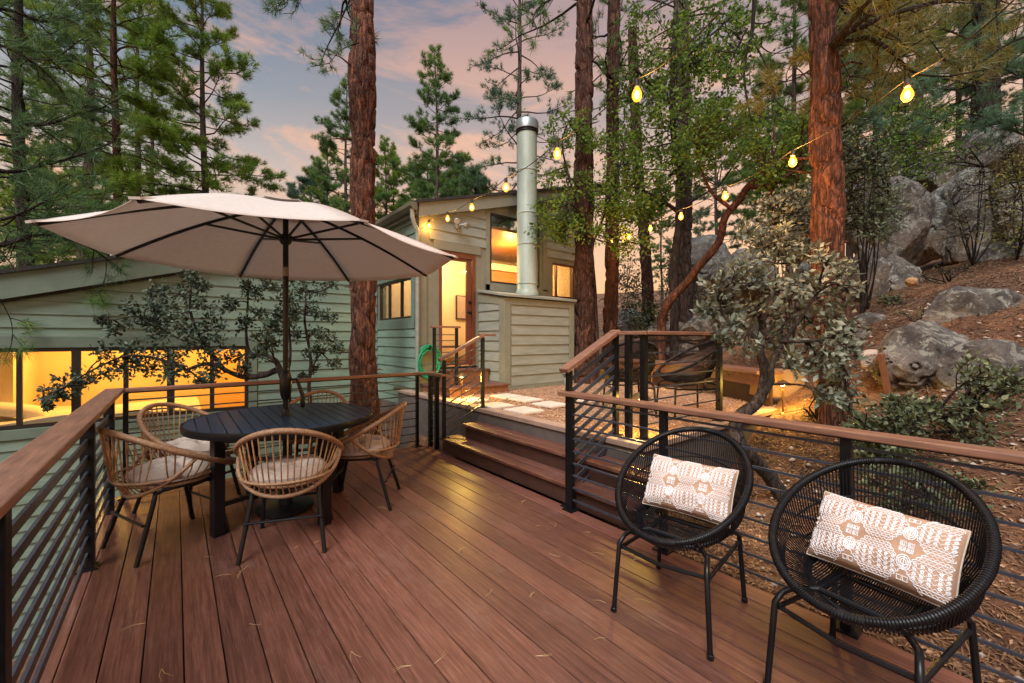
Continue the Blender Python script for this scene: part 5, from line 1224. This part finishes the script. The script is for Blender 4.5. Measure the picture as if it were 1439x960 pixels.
# ---- leafy trees: limbs through given points, leaf clusters round given centres
def smoothpath(pts,n=8):
    p=np.array(pts,float); 
    if len(p)<3: return p
    out=[]
    for i in range(len(p)-1):
        p0=p[max(i-1,0)];p1=p[i];p2=p[i+1];p3=p[min(i+2,len(p)-1)]
        for t_ in np.linspace(0,1,n,endpoint=False): out.append(.5*((2*p1)+(-p0+p2)*t_+(2*p0-5*p1+4*p2-p3)*t_**2+(-p0+3*p1-3*p2+p3)*t_**3))
    out.append(p[-1]); return np.array(out)
def leafy(name,label,limbs,clusters,leaf,bark,seed,L=.06,w=.035,per=90,cat='tree',tw=.22,trunkparts=1,n=14,amp=.035,spray=5,group=None,flat=.75):
    """limbs: list of (points, r0, r1); clusters: list of (centre, radius)"""
    r=np.random.default_rng(seed); base=limbs[0][0][0]; t=thing(name,label,cat,base,group); nodes=[]
    for i,(pts,r0,r1) in enumerate(limbs):
        sp_=smoothpath(pts); nodes+=list(sp_[len(sp_)//3:] if i==0 else sp_)
        mm=trunkmesh(sp_,np.linspace(r0,r1,len(sp_)),n,amp,seed+i,.03 if r0>.03 else .08); mm.build('trunk' if i==0 else 'limb',bark,t,smooth='all')
    nodes=np.array(nodes); wd=MB(); LP=[];LD=[]
    for (c,rad) in clusters:
        c=np.array(c); k=np.linalg.norm(nodes-c,axis=1).argmin(); s_=nodes[k]; mid=(s_+c)/2+r.normal(size=3)*.06*np.linalg.norm(c-s_)
        bl=smoothpath([s_,mid,c],5); wd.tube(bl,np.linspace(.011 if rad<.3 else .016,.005,len(bl)),6,cap=False)
        for j in range(spray):
            d=r.normal(size=3); d[2]*=flat; d/=np.linalg.norm(d); a=bl[r.integers(len(bl)//2,len(bl))]; e=c+d*rad*r.uniform(.5,1.05); m_=(a+e)/2+r.normal(size=3)*rad*.15
            tp=smoothpath([a,m_,e],4); wd.tube(tp,np.linspace(.005,.002,len(tp)),4,cap=False)
            npl=max(3,per//spray)
            for q in range(npl):
                g=r.uniform(.25,1.)**.7; x=g*(len(tp)-1); ai=int(min(x,len(tp)-1.001)); pp=tp[ai]+(tp[ai+1]-tp[ai])*(x-ai); dd=(tp[ai+1]-tp[ai]); dd/=np.linalg.norm(dd)+1e-9
                # short side twig then leaf
                off=r.normal(size=3)*rad*.16; LP.append(pp+off); LD.append(dd*.6+r.normal(size=3)*.7+off/ (rad*.3)*.6+np.array([0,0,.15]))
    wd.build('twig',bark,t,smooth='all')
    V,T=leaves(np.array(LP),np.array(LD),r,L,w); V=V-np.array(t.location); link('crown',fastmesh('crown',V,T),leaf,t); return t
rr=np.random.default_rng(77)
def pxcl(lst,d,jit=.25,rad=None):
    return [(P(x,y,d+rr.uniform(-jit,jit)),(s/2/F*d) if rad is None else rad) for (x,y,s) in lst]
# dark oak in front of the wing
d=5.25
lim=[([P(404,640,5.2)-[0,0,.6],P(404,590,5.2),P(403,555,5.2),P(398,532,5.2),P(391,520,5.25),P(372,527,5.3),P(345,530,5.3),P(325,524,5.25),P(303,513,5.2),P(285,512,5.15),P(262,520,5.1)],.055,.018),
 ([P(396,528,5.2),P(388,508,5.3),P(372,499,5.35),P(352,497,5.35),P(346,470,5.35),P(348,430,5.35),P(349,392,5.35)],.035,.008),
 ([P(318,523,5.25),P(300,500,5.15),P(280,470,5.1),P(268,440,5.1),P(268,400,5.1),P(269,378,5.1)],.026,.007),
 ([P(262,520,5.1),P(225,505,5.0),P(180,500,4.9),P(140,515,4.85),P(105,535,4.8),P(80,550,4.75)],.018,.005),
 ([P(285,490,5.15),P(240,470,5.1),P(200,445,5.0),P(160,450,5.0)],.014,.005),
 ([P(400,545,5.2),P(408,500,5.4),P(405,450,5.5),P(398,410,5.5)],.022,.006)]
cl=pxcl([(148,450,26),(165,462,30),(190,440,36),(205,455,34),(222,470,38),(180,488,34),(150,500,36),(165,512,40),(190,505,44),(215,500,44),(240,500,48),(262,495,50),(255,520,44),(232,530,36),(200,520,34),(140,525,34),(118,530,32),(95,540,34),(72,552,26),(88,562,24),(66,568,16),(225,430,40),(215,400,34),(235,412,38),(250,440,44),(262,415,40),(270,390,36),(285,400,34),(290,430,40),(300,460,44),(282,478,46),(310,485,40),(325,505,36),(262,465,46),(240,452,40),(300,520,34),(285,540,26),(330,425,30),(345,405,30),(360,410,26),(365,440,26),(342,455,28),(368,470,30),(380,480,34),(362,500,34),(345,520,24),(375,395,28),(395,400,36),(405,420,36),(410,445,34),(392,440,32),(385,460,30)],5.15,.3)
leafy('oak_tree','dark-leaved oak with arching limbs in front of the lit wing window',lim,cl,LF['oakd'],BK['oak'],31,.062,.034,105,spray=6)
lim=[([P(436,600,5.5)-[0,0,.4],P(436,570,5.5),P(434,540,5.5),P(437,510,5.5),P(433,480,5.5),P(428,450,5.5),P(430,420,5.5),P(426,398,5.5)],.028,.008),([P(436,520,5.5),P(452,495,5.5),P(468,480,5.5)],.012,.004)]
cl=pxcl([(430,400,30),(418,412,26),(445,408,34),(465,402,26),(412,440,30),(432,432,28),(450,440,24),(464,445,22),(445,470,34),(462,478,36),(475,492,26),(455,498,34),(436,492,30),(420,470,26),(470,510,22),(440,520,18),(425,530,14),(455,470,30)],5.5,.2)
leafy('oak_sapling','slender young oak against the wing siding, just right of the umbrella pole',lim,cl,LF['oakd'],BK['oak'],32,.058,.03,75,spray=5,cat='tree')
# silver oak behind the right railing
lim=[([P(1106,728,3.5)-[0,0,.1],P(1098,700,3.5),P(1080,668,3.48),P(1058,645,3.45),P(1040,625,3.4),P(1033,600,3.42),P(1042,582,3.45),P(1062,568,3.5),P(1073,545,3.55),P(1074,515,3.6),P(1066,490,3.6),P(1072,462,3.65),P(1065,430,3.7)],.068,.030),
 ([P(1066,560,3.52),P(1083,540,3.5),P(1084,515,3.5),P(1096,490,3.5),P(1112,465,3.5),P(1130,440,3.45),P(1150,410,3.4)],.030,.010),
 ([P(1072,490,3.6),P(1050,462,3.6),P(1030,440,3.6),P(1010,425,3.55)],.022,.008),
 ([P(1070,455,3.65),P(1085,420,3.7),P(1080,385,3.75),P(1070,350,3.8),P(1050,325,3.8)],.022,.007),
 ([P(1096,480,3.5),P(1130,480,3.4),P(1165,475,3.3),P(1190,460,3.3)],.016,.006)]
cl=pxcl([(1040,330,50),(1070,340,60),(1100,335,55),(1055,365,60),(1090,370,70),(1125,370,60),(1150,395,60),(1035,390,50),(1060,400,60),(1090,405,70),(1120,410,70),(1155,425,66),(1180,440,56),(1195,410,44),(1010,410,44),(1000,432,44),(1025,430,60),(1050,440,60),(1080,445,60),(1110,450,70),(1140,455,66),(1172,470,60),(1195,470,50),(1050,470,54),(1030,460,50),(1075,480,50),(1105,485,50),(1135,490,54),(1160,500,50),(1185,505,50),(1118,512,30),(1020,480,30),(1145,520,34),(1178,535,40),(1190,555,36),(1168,560,26),(1128,395,60),(985,440,24),(1185,380,36),(1165,365,36)],3.55,.38)
leafy('oak_tree','silver-leaved oak with a crooked black trunk behind the railing, beside the path light',lim,cl,LF['silver'],BK['oak'],33,.070,.036,72,spray=6)
# leaning oak limb, the bulbs' orange light painted into its bark
lim=[([P(928,480,8.6)-[0,0,.4],P(930,455,8.6),P(940,425,8.4),P(966,396,8.2),P(984,372,8.0),P(1010,341,7.8),P(1019,306,7.6),P(1040,280,7.5),P(1052,262,7.4),P(1078,246,7.2),P(1088,252,7.2)],.095,.05),
 ([P(1052,262,7.4),P(1075,262,7.2),P(1100,250,7.0),P(1125,235,6.9)],.05,.02),
 ([P(1088,250,7.2),P(1082,275,7.2),P(1084,284,7.2)],.045,.03),
 ([P(1030,295,7.5),P(1000,270,7.5),P(985,235,7.5),P(975,190,7.5)],.04,.012)]
U=lambda n,x0,x1,y0,y1,s0,s1:[(rr.uniform(x0,x1),rr.uniform(y0,y1),rr.uniform(s0,s1)) for _ in range(n)]
cl=pxcl(U(56,1060,1145,165,265,36,58)+U(26,960,1050,150,235,36,56),7.4,.7)
leafy('oak_tree','leaning oak, limbs coloured orange for the glow of the string bulbs',lim,cl,LF['green'],BK['orange'],34,.085,.05,60,spray=5)
# forked upright oak
lim=[([P(947,480,9.0)-[0,0,.4],P(948,440,9.0),P(946,390,9.0),P(950,345,9.0),P(956,310,9.0),P(962,270,9),P(952,230,9),P(946,180,9),P(945,120,9),P(947,60,9),P(950,0,9),P(951,-40,9)],.10,.04),
 ([P(956,300,9),P(930,282,9),P(900,266,8.9),P(880,262,8.8)],.05,.014),
 ([P(960,290,9),P(985,275,9.1),P(1010,262,9.1)],.04,.012),
 ([P(946,150,9),P(915,120,9),P(890,95,9),P(870,92,8.8)],.04,.012),
 ([P(946,110,9),P(975,70,9),P(1010,40,9),P(1040,10,9)],.04,.012)]
cl=pxcl(U(88,868,1000,0,260,40,70)+U(26,870,940,240,320,32,52)+U(44,980,1075,0,210,36,60),9,1.0)
leafy('oak_tree','upright forked oak with bright green leaves in front of the grey pine trunk',lim,cl,LF['green'],BK['oak'],35,.10,.06,60,spray=5)
# oak boughs in front of the twin trunks
lim=[([P(838,520,8.2)-[0,0,.3],P(838,470,8.2),P(836,420,8.2),P(832,370,8.0),P(826,330,7.8),P(815,300,7.6),P(800,285,7.4)],.06,.02),([P(830,350,7.9),P(850,300,7.8),P(870,240,7.8),P(880,180,7.8)],.03,.01),([P(826,330,7.8),P(800,250,7.5),P(790,200,7.4),P(800,170,7.4)],.025,.008)]
cl=pxcl(U(14,775,840,160,220,26,44)+U(26,755,850,240,330,30,50)+U(10,770,800,300,340,24,40)+U(18,845,900,200,300,34,54)+U(16,840,900,290,350,30,50),7.6,.5)
leafy('oak_tree','yellow-green oak boughs hanging before the twin trunks and the cabin gable end',lim,cl,LF['green'],BK['oak'],36,.075,.045,62,spray=5)
# dry curving bough at the top, right of centre
lim=[([P(1062,-60,6.2),P(1060,0,6.2),P(1056,50,6.2),P(1046,90,6.2),P(1048,130,6.2),P(1056,170,6.2)],.035,.010),([P(1058,52,6.2),P(1075,70,6.1),P(1090,75,6.0),P(1120,72,6)],.012,.004),([P(1060,60,6.2),P(1080,100,6.1),P(1090,140,6),P(1110,155,6),P(1135,150,5.9)],.014,.004),([P(1050,40,6.2),P(1030,80,6.2),P(1015,130,6.2),P(1000,160,6.2)],.014,.004)]
for k in range(7):
    x=rr.uniform(1040,1100); y=rr.uniform(60,160); lim.append(([P(x,y,6.1),P(x+rr.uniform(-30,30),y+22,6.1),P(x+rr.uniform(-10,55),y+rr.uniform(15,50),6)],.006,.002))
leafy('hanging_bough','bare curving bough hanging from the top edge left of the orange pine trunk',lim,pxcl([(1085,30,30),(1070,52,34),(1020,40,40),(1005,70,40),(1025,110,36)],6.2,.2),LF['green'],BK['dark'],37,.07,.04,30,spray=4,cat='branch')
# shrubs
def shrub(label,lst,d,leaf,seed,L,w,per,jit,cat='shrub',bark='dark',roots=4):
    cl=pxcl(lst,d,jit); cx=np.mean([c[0] for c in cl],axis=0); g=gz(cx[0],cx[1]); b=np.array([cx[0],cx[1],g-.02]); lim=[]
    for k in range(roots):
        c=cl[int(rr.integers(len(cl)))][0]; lim.append(([b,(b+c)/2+rr.normal(size=3)*.05,c],.014,.004))
    return leafy('shrub',label,lim,cl,leaf,BK[bark],seed,L,w,per,cat=cat,spray=6,n=8)
shrub('low green oak shrub in front of the big grey boulder at the right edge',U(34,1230,1439,560,625,34,56)+U(12,1370,1439,510,560,30,50),3.3,LF['shrub'],41,.050,.028,48,.45)
shrub('leafy oak seedling clump behind the railing, between the lit pine trunk and the boulders',U(26,1190,1290,560,640,26,44),3.4,LF['shrub'],42,.055,.030,55,.3)
shrub('shaded ground shrub seen through the railing bars behind the nearest wicker chair',U(34,1220,1439,650,760,30,50),2.75,LF['shrub'],43,.05,.03,30,.25)
shrub('tiny green weed growing at the lower left corner of the long boulder',U(7,1355,1420,455,480,14,24),4.7,LF['shrub'],44,.05,.02,24,.1)
shrub('yellow-green bush under the shadowed side of the outcrop',U(10,1240,1270,415,440,18,26),6.8,LF['shrub'],45,.06,.03,30,.2)
shrub('wispy grey-olive bush on top of the outcrop',U(34,1325,1405,205,335,34,60),7.6,LF['bush'],46,.05,.02,46,.5,roots=8)
shrub('wispy bush at the right edge above the outcrop',U(22,1390,1450,190,300,30,50),8.2,LF['bush'],47,.05,.02,46,.4,roots=6)
shrub('dry grey-green brush between the lit pine trunk and the outcrop',U(30,1175,1260,260,330,30,50),7.0,LF['bush'],48,.06,.025,34,.6,roots=6)
shrub('pale brush screening the boulders between the leaning oak and the lit pine trunk',U(46,1075,1150,275,350,34,54),5.6,LF['silver'],54,.065,.03,44,.7,roots=7)
shrub('tall green oak scrub on the slope left of the tall cracked boulder',U(70,1170,1250,190,330,36,60),6.6,LF['shrub'],55,.07,.035,44,.7,roots=7)
shrub('green oak scrub above the outcrop between the bulb and the dark pine trunk',U(60,1230,1345,150,250,36,64),9.6,LF['green'],56,.09,.05,44,.9,roots=7)
shrub('leafy scrub at the right edge in front of the upper boulders',U(36,1405,1450,230,345,34,56),6.9,LF['olive'],57,.06,.03,40,.5,roots=7)
shrub('brush behind the patio railing left of the leaning oak',U(24,870,945,425,465,24,44),11,LF['shrub'],49,.08,.05,40,.8)
shrub('dark brush at the foot of the leaning brown trunk',U(20,868,900,360,430,26,44),13,LF['bush'],50,.09,.06,40,.8)
shrub('green thicket right of the leaning brown trunk, low against the glow',U(22,925,990,350,430,24,40),13.5,LF['shrub'],51,.09,.06,40,.8)
shrub('sparse dry scrub on the brown slope just below the outcrop',U(12,1290,1380,372,412,14,24),6.9,LF['bush'],58,.045,.018,18,.4,roots=7)
shrub('small green sprigs between the long boulder and the rounded grey boulder',U(9,1270,1330,440,470,14,22),5.2,LF['shrub'],59,.04,.02,16,.3,roots=6)
shrub('dry twiggy weeds beside the path light stem',U(8,1130,1165,545,590,16,26),4.3,LF['bush'],52,.03,.014,16,.15,roots=5)
# near pine boughs with long needles (top left, over the wing roof)
def bough(label,paths,leaf,seed,L=.17,nb=26,w=.0045,dens=7,cat='branch',ends=False):
    r=np.random.default_rng(seed); t=thing('pine_bough',label,cat,paths[0][0][0]); wd=MB(); TP=[];TD=[]
    for (pts,r0,r1,nt_) in paths:
        sp_=smoothpath(pts,7); wd.tube(sp_,np.linspace(r0,r1,len(sp_)),8,cap=False)
        for j in range(nt_):
            s=r.uniform(.2,1)*(len(sp_)-1); a=int(min(s,len(sp_)-1.01)); q=sp_[a]+(sp_[a+1]-sp_[a])*(s-a); bd=sp_[a+1]-sp_[a]; bd/=np.linalg.norm(bd)
            dd=bd*.6+r.normal(size=3)*.6+np.array([0,0,.1]); dd/=np.linalg.norm(dd); tl=r.uniform(.12,.42); e=q+dd*tl; m_=(q+e)/2+r.normal(size=3)*.03
            sp2=smoothpath([q,m_,e],4); wd.tube(sp2,np.linspace(.006,.003,len(sp2)),5,cap=False)
            for c in range(dens): g=(r.uniform(.55,1)); TP.append(q+(e-q)*g); TD.append(dd+r.normal(size=3)*.25+[0,0,.15])
    wd.build('branch',BK['dark'],t,smooth='all'); V,T=tufts(np.array(TP),np.array(TD),r,L,nb,w,1.15); V=V-np.array(t.location); link('needles',fastmesh('needles',V,T),leaf,t); return t
def pth(*a): return [P(*q) for q in a]
bough('dark pine boughs reaching in from the left edge above the wing roof',[
 (pth((-80,110,4.6),(0,165,4.8),(60,175,5),(110,160,5.2),(150,150,5.4)),.03,.008,26),
 (pth((-80,200,4.4),(0,240,4.6),(60,232,4.8),(120,215,5),(170,195,5.2)),.03,.007,24),
 (pth((-90,20,4.6),(0,12,4.8),(60,30,5),(95,22,5.1)),.03,.008,20),
 (pth((-80,60,4.4),(-10,60,4.6),(50,90,4.8),(90,130,5)),.024,.006,20),
 (pth((-80,290,4.2),(-10,310,4.4),(50,290,4.6),(90,262,4.8)),.024,.006,20),
 (pth((-80,340,4.4),(0,345,4.6),(60,330,4.8),(130,350,5.1),(170,385,5.3)),.022,.005,22)],LF['dark'],61,.19,18,.006,3)
bough('pine bough drooping over the wing roof, its needles hanging beside the umbrella edge',[
 (pth((-60,360,5.0),(10,340,5.3),(70,330,5.6),(120,345,5.8),(165,365,5.9)),.018,.005,22),
 (pth((20,340,5.4),(60,300,5.6),(110,290,5.8),(165,300,6)),.014,.004,18),
 (pth((0,420,5.0),(15,450,5.1),(18,475,5.1)),.006,.003,3),
 (pth((60,330,5.6),(90,375,5.6),(130,405,5.7),(160,408,5.7)),.008,.003,8)],LF['pine'],62,.20,20,.006,5)
bough('thin bough with dark needles hanging at the top edge left of the big red trunk',[
 (pth((500,-20,5.8),(478,30,5.8),(458,70,5.8),(450,95,5.8)),.014,.004,10),(pth((505,60,6),(480,70,6),(462,90,6)),.010,.003,6),(pth((430,-30,5.6),(405,-5,5.6),(392,8,5.6)),.01,.004,7)],LF['pineblue'],63,.12,20,.006,4)
bough('brownish pine boughs across the top right between the two lit and dark trunks',[
 (pth((1160,-40,4.0),(1190,20,4.0),(1230,45,4.0),(1265,60,4.1)),.018,.005,16),
 (pth((1160,-60,4.2),(1230,-20,4.3),(1300,0,4.5),(1370,5,4.8)),.020,.006,20),
 (pth((1165,60,4.1),(1185,90,4.1),(1195,110,4.1)),.008,.003,5),
 (pth((1150,90,4.3),(1120,110,4.5),(1090,120,4.6),(1080,140,4.6)),.009,.003,8),
 (pth((1240,-30,5),(1270,20,5),(1310,60,5.2),(1330,90,5.3)),.014,.004,12),
 (pth((1480,40,5.2),(1420,60,5.4),(1370,90,5.6),(1320,80,5.8)),.016,.005,16)],LF['olive'],64,.16,22,.005,5)
bough('blue-green pine boughs entering at the right edge above the string light',[
 (pth((1500,120,6),(1440,110,6.2),(1400,90,6.4)),.02,.006,14),
 (pth((1500,200,6.5),(1440,190,6.8),(1400,170,7),(1350,160,7.2),(1300,175,7.4)),.02,.006,26),
 (pth((1500,-10,6),(1440,20,6.2),(1400,40,6.4)),.02,.006,14),
 (pth((1370,120,7.5),(1310,110,7.4),(1260,130,7.3),(1215,170,7.2)),.018,.005,26),
 (pth((1370,60,7.5),(1310,40,7.4),(1250,80,7.3),(1210,100,7.2)),.018,.005,24)],LF['pineblue'],65,.18,18,.007,5)
# ================================================================ LIGHT, SKY, RENDER
W=bpy.data.worlds.new('World'); SC.world=W; W.use_nodes=True; nt=W.node_tree; bg=nt.nodes['Background']
tc=nt.nodes.new('ShaderNodeTexCoord'); sp=nt.nodes.new('ShaderNodeSeparateXYZ'); nt.links.new(tc.outputs['Generated'],sp.inputs[0])
g=ramp(nt,sp.outputs[2],[(0,(.86,.46,.24)),(.16,(.76,.50,.36)),(.32,(.52,.45,.41)),(.46,(.225,.275,.335)),(.62,(.115,.165,.25)),(.78,(.40,.48,.64)),(1,(.62,.70,.88))])
# warm side of the sky, where the sun has gone down
dv=nt.nodes.new('ShaderNodeVectorMath'); dv.operation='DOT_PRODUCT'; nt.links.new(tc.outputs['Generated'],dv.inputs[0]); dv.inputs[1].default_value=(.93,.36,.02)
wf=nt.nodes.new('ShaderNodeMapRange'); wf.inputs[1].default_value=.30; wf.inputs[2].default_value=1.; nt.links.new(dv.outputs['Value'],wf.inputs[0])
lowk=mth(nt,'SUBTRACT',1.,mth(nt,'MULTIPLY',sp.outputs[2],1.25)); lowk.node.use_clamp=True
g=mixc(nt,g,(1.0,.42,.14),mth(nt,'MULTIPLY',mth(nt,'MULTIPLY',wf.outputs[0],.8),lowk))
mp=nt.nodes.new('ShaderNodeMapping'); mp.inputs['Scale'].default_value=(1.1,1.1,4.2); nt.links.new(tc.outputs['Generated'],mp.inputs[0])
cl=ramp(nt,noise(nt,mp.outputs[0],2.7,8,.62,.5),[(.47,(0,0,0)),(.60,(1,1,1))])
cc_=ramp(nt,sp.outputs[2],[(0,(1.0,.60,.32)),(.25,(1.0,.48,.24)),(.45,(.88,.46,.28)),(.62,(.48,.29,.26)),(1,(.50,.46,.52))])
g=mixc(nt,g,cc_,mth(nt,'MULTIPLY',cl,.72))
sk=nt.nodes.new('ShaderNodeTexSky'); sk.sky_type='NISHITA'; sk.sun_disc=False; sk.sun_elevation=R(4); sk.sun_rotation=R(250)
add=nt.nodes.new('ShaderNodeVectorMath'); add.operation='MULTIPLY_ADD'; nt.links.new(sk.outputs[0],add.inputs[0]); add.inputs[1].default_value=(.05,.05,.05); nt.links.new(g,add.inputs[2])
nt.links.new(add.outputs[0],bg.inputs[0]); bg.inputs[1].default_value=.88
s=bpy.data.lights.new('sky_glow_sun','SUN'); s.energy=3.6; s.angle=R(32); s.color=(1,.97,.94); so=bpy.data.objects.new('sun',s); COL.objects.link(so)
v=Vector((FW*-.75+RT*-.25+UP*1.0)); so.rotation_euler=v.to_track_quat('Z','Y').to_euler()
# lamps inside the lit rooms
def area(name,loc,e,col,sz):
    l=bpy.data.lights.new(name,'POINT'); l.energy=e; l.color=col; l.shadow_soft_size=sz; o=bpy.data.objects.new(name,l); COL.objects.link(o); o.location=loc
for x_ in (-3.4,-.9,1.2): area('wing_room_lamp',(x_,9.3,1.45),72,(1,.56,.12),.12)
area('hall_lamp',(4.0,7.2,2.9),95,(1,.72,.34),.12)
area('living_room_lamp',(5.7,7.1,3.1),75,(1,.55,.16),.12)
area('side_room_lamp',(6.7,7.3,2.7),25,(1,.6,.2),.12)
SC.view_settings.view_transform='Standard'; SC.view_settings.look='None'; SC.view_settings.exposure=.25; SC.view_settings.gamma=1
SC.render.engine='CYCLES'; c=SC.cycles; c.use_denoising=True; c.max_bounces=6; c.diffuse_bounces=3; c.glossy_bounces=3; c.transmission_bounces=4; c.transparent_max_bounces=8; c.sample_clamp_indirect=4; c.caustics_reflective=False; c.caustics_refractive=False
try: c.denoiser='OPENIMAGEDENOISE'
except Exception: pass
c.use_adaptive_sampling=True; c.adaptive_threshold=.02
